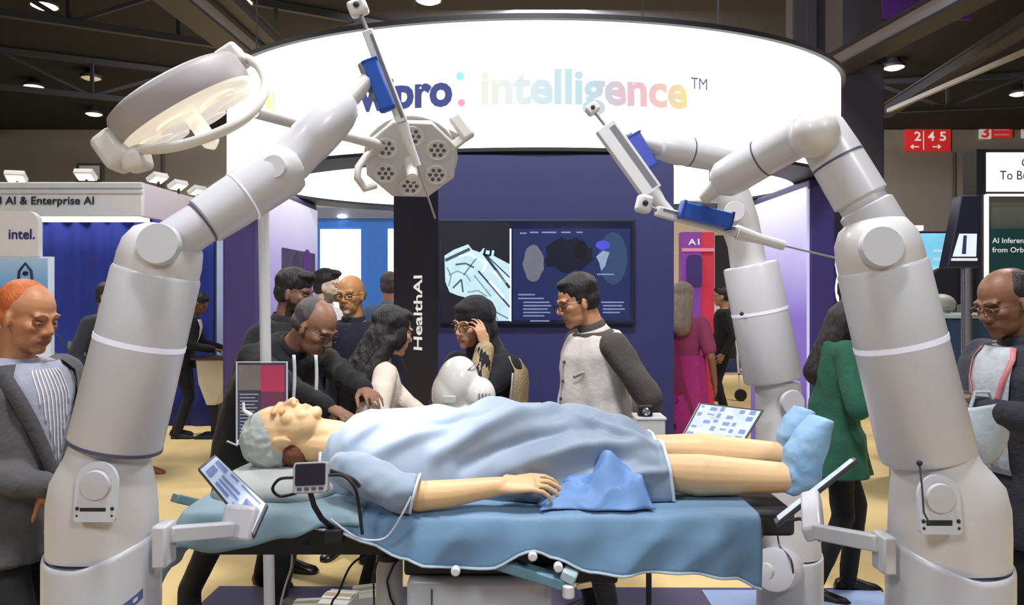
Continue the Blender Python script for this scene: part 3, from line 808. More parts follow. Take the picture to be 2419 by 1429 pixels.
# podium and plant at left
d = 8.15
t = Thing('podium', 'cream tapering podium beside the suited man', 'podium', P(500, 1000, d))
t.o.location.z = 0
x = P(498, 0, d).x
zt = P(0, 850, d).z
t.part('body', MB().add([(x - .17, d, zt), (x + .18, d, zt), (x + .18, d, zt - .26), (x + .05, d, zt - .50), (x - .05, d, zt - .50), (x - .14, d, zt - .26)] +
                        [(x - .17, d + .3, zt), (x + .18, d + .3, zt), (x + .18, d + .3, zt - .26), (x + .05, d + .3, zt - .50), (x - .05, d + .3, zt - .50), (x - .14, d + .3, zt - .26)],
                        [(0, 5, 4, 3, 2, 1), (6, 7, 8, 9, 10, 11), (0, 1, 7, 6), (1, 2, 8, 7), (2, 3, 9, 8), (3, 4, 10, 9), (4, 5, 11, 10), (5, 0, 6, 11)]), mat('cream_shell', s2l(226, 214, 186), 0.5), smooth=False, bevel=0.01)
t.part('top', MB().box((x, d + .15, zt + .012), (.42, .36, .024)), mat('podium_top', s2l(70, 48, 40), 0.5), smooth=False)
t.part('stem', MB().box((x, d + .15, (zt - .5) / 2), (.08, .1, zt - .5)), M_black, smooth=False)
t.part('base', MB().box((x, d + .15, .015), (.36, .32, .03)), M_black, smooth=False)
d = 7.6
t = Thing('potted_plant', 'leafy potted plant against the cobalt blue wall', 'plant', P(182, 900, d))
t.o.location.z = 0
x = P(178, 0, d).x
t.part('pot', MB().lathe((x, d, 0), (0, 0, 1), [(.14, 0), (.19, .5), (.2, .9), (.17, .9), (.16, .86), (0, .86)], 20), mat('dark_green_pot', s2l(30, 46, 44), 0.5))
random.seed(4)
for k in range(22):
    a_ = random.uniform(0, 2 * PI); L = random.uniform(.25, .42); el = random.uniform(.55, 1.35)
    dv = Vector((math.cos(a_) * math.cos(el), math.sin(a_) * math.cos(el), math.sin(el)))
    sd = dv.cross(Vector((0, 0, 1))).normalized()
    o_ = Vector((x, d, .86))
    rows = [(0, .006), (.35, .028), (.7, .032), (1, .003)]
    vs = []
    for tt, ww in rows:
        c_ = o_ + dv * L * 1.7 * tt + Vector((0, 0, -.22 * tt * tt))
        vs += [c_ - sd * ww, c_ + sd * ww]
    t.part('leaf', MB().add(vs, [(0, 1, 3, 2), (2, 3, 5, 4), (4, 5, 7, 6)]), mat('leaf_green', s2l(70, 106, 84), 0.6), solid=0.003)
# wheeled white trolley far right of kiosk
d = 11
t = Thing('display_trolley', 'white wheeled trolley beyond the rear robot arm', 'trolley', P(1720, 840, d))
t.o.location.z = 0
x = P(1718, 0, d).x
t.part('panel', rect_px(1668, 700, 1712, 762, d, 0.04), mat('trolley_white', s2l(220, 222, 230), 0.5), smooth=False, bevel=0.01)
for s in (-0.16, 0.2):
    t.part('leg', MB().bar((x + s, d + .02, .08), (x + s * 0.6, d + .02, P(0, 755, d).z), 0.025, 0.025), M_whitemetal, smooth=False)
    t.part('wheel', MB().lathe((x + s, d - .02, .09), (0, 1, 0), [(.06, 0), (.09, .01), (.09, .04), (.06, .05)], 18), M_black)
t.part('crossbar', MB().bar((x - .16, d + .02, .4), (x + .2, d + .02, .4), .025, .025), M_whitemetal, smooth=False)

# ================================================================ robots
M_rob = mat('robot_white', s2l(204, 204, 212), 0.38, var=0.03, nscale=6, coat=0.25)
M_rob2 = mat('robot_ivory', s2l(212, 210, 212), 0.42, var=0.03, nscale=6, coat=0.2)
M_seam = mat('robot_seam', s2l(86, 84, 110), 0.5)
M_seamw = mat('robot_glow_band', s2l(232, 230, 248), 0.3, emit=0.25, ecol=(0.8, 0.8, 1))
M_grey = mat('grey_metal', s2l(150, 150, 156), 0.35, metal=0.6)
M_dgrey = mat('dark_grey_metal', s2l(84, 84, 92), 0.4, metal=0.5)
M_blueb = mat('tool_blue', s2l(44, 92, 190), 0.4)
M_dark = mat('dark_slot', s2l(34, 32, 36), 0.6)
def smooth_cyl(a, b, ra, rb, rim=0.010, n=40, seamgap=None):
    a = Vector(a); b = Vector(b); L = (b - a).length
    prof = [(0, 0), (ra - rim, 0), (ra - rim * .3, rim * .3), (ra, rim), (rb, L - rim), (rb - rim * .3, L - rim * .3), (rb - rim, L), (0, L)]
    prof[0] = (0.0005, 0); prof[-1] = (0.0005, L)
    return MB().lathe(a, b - a, prof, n)
def ring_band(a, b, ra, rb, t, w, grow=0.0012):
    a = Vector(a); b = Vector(b); d = (b - a); L = d.length; d.normalize()
    r = ra + (rb - ra) * t
    c = a + d * L * t
    return MB().lathe(c - d * w / 2, d, [(r * .9, 0), (r + grow, 0), (r + grow, w), (r * .9, w)], 40)
def instrument(t, knob, rod_end, rail_a, rail_b, tube_b, tip, wide, thick, view, blue=None, ksize=.045, tube_r=.009, tip_r=.0022, clear=True, blue_m=None):
    """a tool slide: end knob, rod, rail, blue carriage, tube and needle along one line"""
    rail_a = Vector(rail_a); rail_b = Vector(rail_b)
    m = basis(rail_b - rail_a, view)
    k = MB().box(knob, (ksize, ksize * .9, ksize * .8), m)
    kn = t.part('end_knob', k, M_whitemetal, bevel=ksize * .2, seg=3)
    t.sub(kn, 'knob_eye', MB().sph(Vector(knob) + Vector((0, -ksize * .5, 0)), (ksize * .16, ksize * .06, ksize * .16)), M_dark)
    t.part('rod', MB().tube([knob, rod_end], .006, 10), M_grey)
    rl = t.part('rail', MB().bar(rail_a, rail_b, wide, thick, view), M_whitemetal, bevel=.004)
    t.sub(rl, 'rail_groove', MB().bar(rail_a.lerp(rail_b, .06) + m @ Vector((wide * .22, 0, 0)), rail_b + m @ Vector((wide * .22, 0, 0)) - (rail_b - rail_a) * .04, wide * .3, thick * 1.04, view), M_grey, smooth=False)
    t.part('tool_tube', MB().tube([rail_b, Vector(rail_b).lerp(Vector(tube_b), .5), tube_b], [tube_r * 1.5, tube_r, tube_r], 14), M_whitemetal)
    t.part('needle', MB().tube([tube_b, tip], tip_r, 8), M_grey)
    if blue:
        a, b, w, h = blue
        bb = t.part('blue_carriage', MB().bar(a, b, w, h, view), blue_m or M_blueb, bevel=.005)
        d = (Vector(b) - Vector(a))
        for s in (.04, .96):
            t.sub(bb, 'carriage_lip', MB().bar(Vector(a) + d * (s - .02), Vector(a) + d * (s + .02), w * 1.12, h * 1.05, view), mat('tool_blue_dark', s2l(34, 64, 150), 0.4), smooth=False)
def joint_cover(t, parent, c, r, nrm=(0, -1, 0), th=.012):
    t.sub(parent, 'joint_cover', MB().lathe(c, nrm, [(r, 0), (r, th * .5), (r * .93, th), (.0005, th)], 32), M_rob)
def pedestal(t, x, y, r, ztop, hi_dir, bracket_z):
    """column on a wheeled base; rim rises on the bracket side"""
    n = 48
    hi = Vector((hi_dir, 0, 0))
    ring0 = []; rings = []
    def rimz(a):
        return ztop + .036 * max(0, math.cos(a) * hi_dir) ** 1.2 + .012 * math.sin(a)
    for z in (0.16, 0.5):
        rings.append([(x + r * math.cos(2 * PI * j / n), y + r * math.sin(2 * PI * j / n), z) for j in range(n)])
    for k, (rr, dz) in enumerate(((r, -.012), (r * .985, -.002), (r * .96, 0), (r * .92, -.006), (r * .86, -.012))):
        rings.append([(x + rr * math.cos(2 * PI * j / n), y + rr * math.sin(2 * PI * j / n), rimz(2 * PI * j / n) + dz) for j in range(n)])
    col = t.part('pedestal', MB().rings(rings), M_rob, angle=50)
    t.part('cart_base', MB().box((x, y, .10), (.46, .5, .12)), M_rob, bevel=.04, seg=4)
    for sx in (-1, 1):
        for sy in (-1, 1):
            t.part('castor', MB().lathe((x + sx * .17 - .015, y + sy * .19, .04), (1, 0, 0), [(.02, 0), (.04, .004), (.04, .026), (.02, .03)], 16), M_black)
    return col
def housing_loft(secs, n=40, sq=2.3):
    """secs: list of (centre, rx, ry) stacked upwards, super-ellipse sections"""
    rings = []
    for c, rx, ry in secs:
        c = Vector(c); ring_ = []
        for j in range(n):
            a = 2 * PI * j / n
            ca, sa = math.cos(a), math.sin(a)
            ring_.append(c + Vector((math.copysign(abs(ca) ** (2 / sq), ca) * rx, math.copysign(abs(sa) ** (2 / sq), sa) * ry, 0)))
        rings.append(ring_)
    return MB().rings(rings)
def slot_plate(t, parent, c, w, h):
    """round cover over a slotted service hatch on the shoulder, facing the viewer"""
    c = Vector(c)
    pl = t.sub(parent, 'hatch_cover', MB().prism(rrect(w, h, w * .49, 8, (1, 1, .2, .2)), .010, frame(c, (1, 0, 0), (0, .12, 1))), M_rob, angle=30)
    t.sub(pl, 'hatch_slot', MB().box(c + Vector((-.004, -.012, -h * .30)), (w * .62, .006, .012)), M_dark, smooth=False)
    for s in (-1, 1):
        for k in (0, 1):
            t.sub(pl, 'hatch_screw', MB().sph(c + Vector((s * w * .42, -.012, -h * (.27 + .12 * k))), .005), M_dark)
    t.sub(pl, 'hatch_boss', MB().lathe(c + Vector((0, -.008, h * .12)), (0, -1, 0), [(w * .36, 0), (w * .34, .008), (.0005, .010)], 28), M_rob)

# ---------------------------------------------------------------- left robot
dA = 1.75
A = Thing('surgical_robot', 'white surgical robot arm with blue tool carriage reaching up past the lit lettering', 'robot', (P(244, 0, dA).x, dA, 0), 'surgical robot arms')
xA = P(244, 0, dA).x
zA = P(0, 1292, dA).z
pedestal(A, xA, dA, .126, zA, 1, 0)
z = lambda py, d: P(0, py, d).z
X = lambda px, d: P(px, 0, d).x
secs = [((X(244, dA), dA, z(1300, dA)), .117, .105), ((X(244, dA), dA, z(1240, dA)), .118, .105), ((X(243, dA), dA, z(1180, dA)), .116, .104), ((X(244, dA), dA, z(1130, dA)), .108, .10),
        ((X(248, dA), dA, z(1100, dA)), .096, .096), ((X(255, dA), dA, z(1070, dA)), .086, .09), ((X(262, dA), dA, z(1035, dA)), .080, .085)]
sh = A.part('shoulder_housing', housing_loft(secs), M_rob2, angle=60)
slot_plate(A, sh, P(232, 1160, dA - .107), .092, .13)
la, lb = P(272, 1052, dA), P(372, 640, dA)
lk = A.part('lower_link', smooth_cyl(la, lb, .1035, .0985), M_rob)
A.sub(lk, 'glow_band', ring_band(la, lb, .1035, .0985, .595, .012), M_seamw)
A.sub(lk, 'collar', ring_band(la, lb, .1035, .0985, .012, .008), M_seam)
eb = A.part('elbow_joint', MB().lathe(lb - (lb - la).normalized() * .004, lb - la, [(.094, 0), (.094, .03), (.089, .065), (.072, .095), (.045, .112), (.0005, .118)], 40), M_rob2)
joint_cover(A, eb, P(378, 578, dA - .082), .048, (.1, -1, .1), .018)
ua, ub = P(392, 582, dA - .03), P(686, 392, 1.86)
u = A.part('upper_link', MB().lathe(ua, ub - ua, [(.0005, 0), (.050, .002), (.052, .02), (.051, .10), (.058, .105), (.062, .18), (.065, .30), (.066, .335), (.060, .352), (.0005, .356)], 40), M_rob)
L_ = (ub - ua).length
A.sub(u, 'link_ring', ring_band(ua, ub, .062, .064, .60, .004), M_seamw)
A.sub(u, 'link_ring', ring_band(ua, ub, .0515, .0515, .28, .006), M_seam)
kn = A.part('wrist_joint', MB().sph(P(660, 398, 1.845), (.062, .058, .058)), M_rob2)
joint_cover(A, kn, P(652, 398, 1.80), .030, (0, -1, .1), .02)
fa, fb = P(668, 402, 1.86), P(812, 248, 1.97)
fd = (fb - fa); FL = fd.length
fo = A.part('forearm', MB().lathe(fa, fd, [(.0005, 0), (.050, .004), (.054, .03), (.055, .10), (.058, .105), (.0585, FL * .72), (.055, FL * .88), (.046, FL), (.030, FL + .02), (.0005, FL + .024)], 40), M_rob)
A.sub(fo, 'link_ring', ring_band(fa, fb, .0555, .0555, .43, .004), M_seam)
A.part('wrist', MB().tube([fb, P(842, 216, 1.99), P(868, 188, 2.0)], [.028, .025, .020], 20), M_rob2)
A.part('tool_mount', MB().bar(P(858, 150, 2.02), P(892, 236, 2.02), .03, .04, (0, -1, 0)), M_grey, bevel=.006)
instrument(A, P(846, 19, 2.0), P(872, 84, 2.0), P(868, 72, 2.0), P(950, 290, 2.03), P(986, 392, 2.06), P(1028, 516, 2.12), .030, .028, (0, -1, 0),
           (P(872, 140, 1.995), P(918, 262, 2.01), .040, .036), .052, .011, .0028)
def decal(u, v):
    a_ = R(-72) + R(50) * u
    return (xA + .1268 * math.cos(a_), dA + .1268 * math.sin(a_), .868 + .022 * v + .05 * u)
dc = A.part('decal', MB().grid(decal, 16, 2), mat('decal_blue', s2l(92, 104, 168), .4))
for k in range(4):
    A.sub(dc, 'decal_mark', MB().grid(lambda u, v: Vector(decal(.12 + .22 * k + .10 * u, .3 + .4 * v)) + Vector((0, -.0015, 0)), 3, 1), M_white)
# handle bar with screen
br = A.part('handle_bracket', MB().box(P(388, 1284, dA - .02), (.034, .06, .098)), M_rob, bevel=.006)
A.part('handle_bar', MB().bar(P(398, 1262, dA - .02), P(548, 1250, 1.86), .030, .036, (0, 0, 1)), M_rob, bevel=.004)
A.part('screen_arm', MB().bar(P(560, 1275, 1.88), P(576, 1192, 1.90), .085, .05, (0, -1, 0)), M_rob, bevel=.01)
# ---------------------------------------------------------------- tablet screens
M_tab = mat('tablet_screen', s2l(190, 204, 232), 0.25, emit=0.35, var=0.35, nscale=22, coat=0.4)
M_tabp = mat('tablet_print', s2l(124, 140, 192), 0.3, emit=0.2)
def tablet(label, c4, th, parent_note=None, lines=()):
    """c4: corners top-left, top-right, bottom-right, bottom-left as seen by the viewer"""
    a, b, c, d_ = [Vector(v) for v in c4]
    cen = (a + b + c + d_) / 4
    n = (b - a).cross(d_ - a).normalized()
    t = Thing('touch_tablet', label, 'tablet', cen, 'robot touch screens')
    back = [v - n * -th for v in (a, b, c, d_)]
    if n.dot(Vector((0, 0, EH)) - cen) > 0:
        n = -n
        back = [v - n * -th for v in (a, b, c, d_)]
    t.part('casing', MB().add([a, b, c, d_] + back, [(0, 1, 2, 3), (7, 6, 5, 4), (0, 4, 5, 1), (1, 5, 6, 2), (2, 6, 7, 3), (3, 7, 4, 0)]), M_dgrey, smooth=False, bevel=.003)
    ins = lambda u, v, o=.0015: a.lerp(b, u).lerp(d_.lerp(c, u), v) - n * o
    s = t.part('display', MB().add([ins(.04, .05), ins(.96, .05), ins(.96, .95), ins(.04, .95)], [(0, 1, 2, 3)]), M_tab, smooth=False)
    for (u0, v0, u1, v1) in lines:
        t.sub(s, 'display_block', MB().add([ins(u0, v0, .003), ins(u1, v0, .003), ins(u1, v1, .003), ins(u0, v1, .003)], [(0, 1, 2, 3)]), M_tabp, smooth=False)
    return t
blk = [(.1, .12, .3, .3), (.36, .12, .5, .2), (.56, .14, .9, .2), (.1, .4, .2, .85), (.28, .4, .6, .5), (.28, .58, .62, .66), (.7, .36, .9, .7), (.28, .74, .5, .86), (.58, .78, .9, .88)]
tablet('slim touch tablet on a robot handle at the head of the table', [P(508, 1072, 1.98), P(634, 1192, 1.90), P(600, 1268, 1.86), P(466, 1106, 1.94)], .014, lines=blk)
tablet('touch tablet seen nearly edge-on at the foot of the table', [P(1826, 1226, 2.02), P(2016, 1078, 2.30), P(2024, 1084, 2.26), P(1832, 1238, 1.98)], .014)
tablet('large bright touch tablet behind the patient\'s shins', [P(1652, 950, 2.80), P(1806, 968, 2.80), P(1752, 1056, 2.72), P(1604, 1040, 2.72)], .016, lines=[(.06 + .15 * i + .03 * math.sin(3.1 * j), .08 + .17 * j + .02 * math.sin(2.3 * i), .06 + .15 * i + .05 + .05 * abs(math.sin(1.7 * i + 2.9 * j)), .08 + .17 * j + .04 + .06 * abs(math.sin(2.1 * i + j))) for i in range(6) for j in range(5) if (i * 2 + j * 3) % 5 != 1])

# ---------------------------------------------------------------- right robot
dB = 1.65
B = Thing('surgical_robot', 'white surgical robot arm bent at a high elbow at the foot of the table', 'robot', (P(2240, 0, dB).x, dB, 0), 'surgical robot arms')
xB = P(2240, 0, dB).x
pedestal(B, xB, dB, .127, z(1312, dB), -1, 0)
secs = [((X(2240, dB), dB, z(1322, dB)), .119, .107), ((X(2240, dB), dB, z(1250, dB)), .120, .107), ((X(2240, dB), dB, z(1190, dB)), .118, .106), ((X(2236, dB), dB, z(1140, dB)), .110, .102),
        ((X(2222, dB), dB, z(1108, dB)), .098, .096), ((X(2208, dB), dB, z(1080, dB)), .086, .09), ((X(2200, dB), dB, z(1050, dB)), .080, .085)]
sh = B.part('shoulder_housing', housing_loft(secs), M_rob2, angle=60)
slot_plate(B, sh, P(2214, 1190, dB - .11), .086, .12)
B.sub(sh, 'cable_bead', MB().sph(P(2172, 1094, dB - .104), .006), M_dark)
B.sub(sh, 'thin_cable', MB().tube([P(2172, 1096, dB - .104), P(2178, 1150, dB - .116), P(2182, 1210, dB - .122), P(2196, 1236, dB - .124)], .002, 6), M_dgrey)
la, lb = P(2192, 1080, dB), P(2082, 626, dB)
lk = B.part('lower_link', smooth_cyl(la, lb, .0985, .0945), M_rob)
B.sub(lk, 'glow_band', ring_band(la, lb, .0985, .0945, .595, .012), M_seamw)
eb = B.part('elbow_joint', MB().lathe(lb - (lb - la).normalized() * .004, lb - la, [(.0905, 0), (.0905, .03), (.086, .065), (.070, .095), (.045, .112), (.0005, .118)], 40), M_rob2)
joint_cover(B, eb, P(2078, 585, dB - .075), .045, (-.1, -1, .1), .02)
ua, ub = P(2092, 570, dB), P(1932, 300, 1.70)
L_ = (ub - ua).length
u = B.part('upper_link', MB().lathe(ua, ub - ua, [(.0005, 0), (.056, .002), (.060, .02), (.060, .085), (.052, .09), (.052, .105), (.060, .11), (.058, L_ * .75), (.054, L_ - .01), (.044, L_ + .012), (.0005, L_ + .02)], 40), M_rob)
B.sub(u, 'link_ring', ring_band(ua, ub, .0585, .058, .70, .005), M_seam)
eb2 = B.part('high_elbow', MB().cap(P(1924, 316, 1.66), P(1912, 322, 1.78), .054, .052, 28), M_rob2)
fa, fb = P(1918, 306, 1.74), P(1712, 424, 1.90)
fd = fb - fa; FL = fd.length
fo = B.part('forearm', MB().lathe(fa, fd, [(.0005, 0), (.046, .004), (.048, .03), (.047, FL * .5), (.048, FL * .55), (.050, FL * .85), (.048, FL), (.036, FL + .02), (.0005, FL + .03)], 40), M_rob)
B.sub(fo, 'link_ring', ring_band(fa, fb, .0475, .0475, .55, .004), M_seam)
B.part('wrist', MB().tube([fb, P(1690, 445, 1.92), P(1662, 470, 1.95)], [.034, .022, .016], 20), M_rob2)
B.part('tool_mount', MB().bar(P(1612, 484, 1.98), P(1692, 492, 1.98), .03, .03, (0, -1, 0)), M_grey, bevel=.006)
instrument(B, P(1521, 482, 1.98), P(1552, 496, 1.98), P(1550, 498, 1.98), P(1738, 548, 2.02), P(1850, 580, 2.05), P(1984, 612, 2.10), .027, .026, (0, -1, 0),
           (P(1606, 494, 1.965), P(1728, 524, 1.985), .044, .036), .048, .014, .0028)
B.part('handle_bracket', MB().box(P(2088, 1304, dB - .02), (.028, .06, .082)), M_rob, bevel=.005)
B.part('handle_bar', MB().bar(P(2080, 1284, dB - .02), P(1930, 1256, 1.84), .030, .036, (0, 0, 1)), M_rob, bevel=.004)
B.part('screen_arm', MB().bar(P(1922, 1262, 1.86), P(1916, 1172, 2.08), .04, .05, (0, -1, 0)), M_rob, bevel=.008)

# ---------------------------------------------------------------- rear robot
dC = 2.95
C = Thing('surgical_robot', 'white surgical robot arm standing behind the patient\'s feet with a pale tool slide', 'robot', (P(1865, 0, dC).x, dC, 0), 'surgical robot arms')
xC = X(1865, dC)
pedestal(C, xC, dC, .126, z(1300, dC), -1, 0)
secs = [((xC, dC, z(1305, dC)), .118, .11), ((X(1858, dC), dC, z(1250, dC)), .122, .11), ((X(1856, dC), dC, z(1236, dC)), .118, .105), ((X(1850, dC), dC, z(1190, dC)), .10, .10), ((X(1840, dC), dC, z(1050, dC)), .088, .088),
        ((X(1840, dC), dC, z(960, dC)), .088, .088), ((X(1836, dC), dC, z(900, dC)), .084, .084)]
sh = C.part('shoulder_housing', housing_loft(secs), M_rob2, angle=60)
joint_cover(C, sh, P(1868, 950, dC - .085), .05, (.2, -1, 0), .02)
mtr = C.part('motor_drum', MB().lathe(P(1860, 1340, dC - .02), P(1805, 1350, dC - .30) - P(1860, 1340, dC - .02), [(.08, 0), (.08, .20), (.076, .22), (.05, .226), (.0005, .226)], 36), M_rob)
C.sub(mtr, 'drum_hub', MB().lathe(P(1805, 1350, dC - .29), P(1805, 1350, dC - .30) - P(1860, 1340, dC - .02), [(.03, -.03), (.03, .01), (.0005, .012)], 24), M_rob2)
la, lb = P(1826, 898, dC), P(1772, 625, dC)
lk = C.part('lower_link', smooth_cyl(la, lb, .112, .106), M_rob)
C.sub(lk, 'glow_band', ring_band(la, lb, .112, .106, .595, .011), M_seamw)
C.sub(lk, 'band_bead', MB().sph(P(1752, 741, dC - .10), .008), M_dark)
ek = C.part('elbow_joint', MB().tube([P(1768, 628, dC), P(1760, 575, dC), P(1748, 530, dC), P(1728, 470, dC - .02), P(1712, 420, dC - .03), P(1706, 392, dC - .04)], [.070, .068, .074, .076, .062, .052], 30), M_rob2)
joint_cover(C, ek, P(1735, 500, dC - .10), .04, (-.2, -1, 0), .02)
ua, ub = P(1716, 376, dC - .05), P(1556, 345, dC - .12)
L_ = (ub - ua).length
u = C.part('upper_link', MB().lathe(ua, ub - ua, [(.0005, -.03), (.04, -.028), (.050, 0), (.054, .05), (.056, L_ * .45), (.056, L_ * .7), (.058, L_ * .8), (.050, L_ * .97), (.036, L_), (.0005, L_ + .01)], 36), M_rob)
C.sub(u, 'link_ring', ring_band(ua, ub, .056, .056, .55, .005), M_seam)
C.part('wrist', MB().tube([ub, P(1528, 338, dC - .14), P(1500, 332, dC - .15)], [.036, .028, .024], 20), M_rob2)
C.part('tool_mount', MB().bar(P(1482, 316, dC - .16), P(1528, 400, dC - .16), .03, .03, (0, -1, 0)), M_grey, bevel=.006)
instrument(C, P(1399, 257, dC - .2), P(1434, 302, dC - .2), P(1428, 298, dC - .2), P(1540, 455, dC - .2), P(1582, 505, dC - .2), P(1592, 518, dC - .2), .078, .05, (0, -1, 0),
           (P(1492, 318, dC - .165), P(1538, 398, dC - .165), .058, .045), .05, .022, .004, blue_m=mat('tool_violet_blue', s2l(70, 84, 176), 0.4))

# ================================================================ surgical lamp
Lm = Thing('surgical_lamp', 'twin-headed white surgical lamp on a slim upright post', 'lamp', (P(632, 0, 2.95).x, 2.95, 0))
M_lampw = mat('lamp_shell', s2l(208, 204, 200), 0.4, var=0.03)
M_lamps = mat('lamp_rim', s2l(160, 154, 158), 0.5)
M_lens = mat('lamp_face', s2l(190, 188, 188), 0.3)
M_lens2 = mat('lamp_face_lit', s2l(238, 230, 214), 0.35, emit=0.35, ecol=(1, .95, .85))
p0 = Vector((P(640, 0, 2.95).x, 2.95, 0.0)); p1 = P(622, 478, 2.95)
Lm.part('post', MB().tube([p0 + Vector((0, 0, .02)), p0.lerp(p1, .5), p1], .0215, 18), M_whitemetal)
Lm.part('post_base', MB().lathe(p0, (0, 0, 1), [(.18, 0.014), (.18, .03), (.05, .06), (.0005, .06)], 28), M_whitemetal)
Lm.part('boom', MB().tube([p1, P(640, 440, 2.85), P(700, 370, 2.55), P(765, 310, 2.32)], [.026, .026, .024, .024], 16), M_lampw)
Lm.part('crossbar', MB().tube([P(598, 262, 1.95), P(720, 296, 2.22), P(830, 324, 2.45), P(905, 345, 2.62)], .0185, 16), M_lampw)
# front head: a shallow dome seen from the side, big handle hoop round it
ca, cb = P(282, 344, 1.90), P(588, 166, 1.94)      # the two ends of its long axis
cen = (ca + cb) / 2; ax = (cb - ca).normalized()
tocam = (Vector((0, 0, EH)) - cen).normalized(); pd = ax.cross(tocam); pd = (pd if pd.z < 0 else -pd).normalized()
nrm = (pd * .98 + tocam * .17); nrm = (nrm - ax * nrm.dot(ax)).normalized()     # the way the light shines
sdv = ax.cross(nrm).normalized()
RL = (cb - ca).length / 2 * .96
dome = []
n = 40
for rr, h in ((1.0, .012), (1.02, -.002), (1.01, -.045), (.97, -.058), (.86, -.066), (.55, -.072), (.02, -.074)):
    dome.append([cen + ax * RL * rr * math.cos(2 * PI * j / n) + sdv * RL * .92 * rr * math.sin(2 * PI * j / n) + nrm * h for j in range(n)])
hd = Lm.part('front_head', MB().rings(dome), M_lamps, angle=60)
fc = []
for rr, h in ((1.0, .008), (.97, .026), (.80, .034), (.45, .042), (.02, .044)):
    fc.append([cen + ax * RL * rr * math.cos(2 * PI * j / n) + sdv * RL * .92 * rr * math.sin(2 * PI * j / n) + nrm * h for j in range(n)])
fcp = Lm.sub(hd, 'lamp_glass', MB().rings(fc), M_lens2, angle=60)
for k in range(6):
    a_ = 2 * PI * k / 6 + .3
    q = cen + (ax * math.cos(a_) + sdv * .92 * math.sin(a_)) * RL * .62 + nrm * .036
    Lm.sub(hd, 'led_cluster', MB().lathe(q, nrm, [(.05, 0), (.048, .010), (.03, .012), (.0005, .012)], 20), M_lens2)
Lm.sub(hd, 'sterile_grip', MB().bar(P(448, 268, 1.86), P(502, 342, 1.80), .034, .034), M_lens2, bevel=.008)
hoop = []
for k in range(27):
    a_ = R(-188) + R(206) * k / 26
    hoop.append(cen + ax * (RL * 1.13) * math.cos(a_) - sdv * 0 + nrm * (.0) - sdv * RL * 1.04 * math.sin(a_) * .1 + nrm * (-RL * .78 * math.sin(a_)) )
hoop = [P(x_, y_, d_) for x_, y_, d_ in ((318, 352, 1.86), (372, 352, 1.80), (440, 340, 1.77), (520, 312, 1.77), (580, 278, 1.80), (616, 236, 1.85), (628, 195, 1.90), (612, 158, 1.94), (582, 138, 1.96), (556, 132, 1.96))]
fine = []
for i in range(len(hoop) - 1):
    q0 = hoop[max(i - 1, 0)]; q1 = hoop[i]; q2 = hoop[i + 1]; q3 = hoop[min(i + 2, len(hoop) - 1)]
    for k in range(5):
        t_ = k / 5
        fine.append(.5 * ((2 * q1) + (q2 - q0) * t_ + (2 * q0 - 5 * q1 + 4 * q2 - q3) * t_ ** 2 + (3 * q1 - q0 - 3 * q2 + q3) * t_ ** 3))
fine.append(hoop[-1])
Lm.sub(hd, 'handle_hoop', MB().tube(fine, .0125, 14), M_lampw)
Lm.sub(hd, 'end_grip', MB().bar(P(250, 322, 1.87), P(300, 392, 1.86), .07, .085, (0, -1, 0)), M_lampw, bevel=.018, seg=3)
Lm.sub(hd, 'end_grip', MB().bar(P(296, 386, 1.86), P(350, 372, 1.86), .055, .07, (0, -1, 0)), M_lampw, bevel=.016, seg=3)
Lm.sub(hd, 'end_grip', MB().bar(P(524, 158, 1.96), P(574, 124, 1.96), .062, .07, (0, -1, 0)), M_lampw, bevel=.012, seg=3)
lampl = area('lamp_light', cen + nrm * .06, P(985, 1010, 2.40), .30, 1.75, (1, .96, .90), 32)
lampl.parent = Lm.o; lampl.matrix_parent_inverse = Matrix.Translation(-Vector(Lm.o.location))
# rear head: octagonal plate with six led clusters, facing us
c2 = P(972, 382, 2.66)
nr = (Vector((.18, -1, -.95))).normalized()
m3 = basis(nr, (0, 0, 1))
R2 = .172
poly = []
for k in range(8):
    a_ = 2 * PI * k / 8 + PI / 8
    poly.append((R2 * math.cos(a_), R2 * .98 * math.sin(a_)))
fm = m3.to_4x4(); fm.translation = c2
h2 = Lm.part('rear_head', MB().prism([(x * 1.0, y) for x, y in poly], .03, fm @ Matrix.Translation((0, 0, -.03))), M_lens, bevel=.005, seg=3)
bk = []
for rr, h in ((.98, -.028), (.96, -.06), (.75, -.09), (.4, -.105), (.02, -.108)):
    bk.append([fm @ Vector((R2 * rr * math.cos(2 * PI * j / 32), R2 * rr * math.sin(2 * PI * j / 32), h)) for j in range(32)])
Lm.sub(h2, 'back_shell', MB().rings(bk), M_lampw)
for k in range(6):
    a_ = 2 * PI * k / 6 + .52
    ctr = Vector((.105 * math.cos(a_), .105 * math.sin(a_), 0))
    cl = Lm.sub(h2, 'led_cluster', MB().lathe(fm @ ctr, nr, [(.042, 0), (.041, .004), (.036, .004), (.034, .0015), (.0005, .0015)], 24), M_lampw)
    for q in range(7):
        off = Vector((0, 0, 0)) if q == 6 else Vector((.022 * math.cos(q * PI / 3), .022 * math.sin(q * PI / 3), 0))
        Lm.sub(h2, 'led', MB().lathe(fm @ (ctr + off), nr, [(.0075, 0), (.007, .004), (.0005, .004)], 10), M_dgrey)
Lm.sub(h2, 'sterile_grip', MB().lathe(c2, nr, [(.026, 0), (.024, .05), (.018, .10), (.0005, .105)], 18), M_lampw)
hoop = [P(905, 345, 2.62), P(950, 318, 2.66), P(1000, 306, 2.68), P(1050, 310, 2.68), P(1082, 326, 2.68)]
Lm.part('head_hoop', MB().tube(hoop, .014, 12), M_lampw)
Lm.part('head_hoop', MB().tube([P(905, 345, 2.62), P(866, 368, 2.6), P(846, 396, 2.58), P(844, 420, 2.57), P(862, 446, 2.57), P(886, 438, 2.6)], .013, 12), M_lampw)
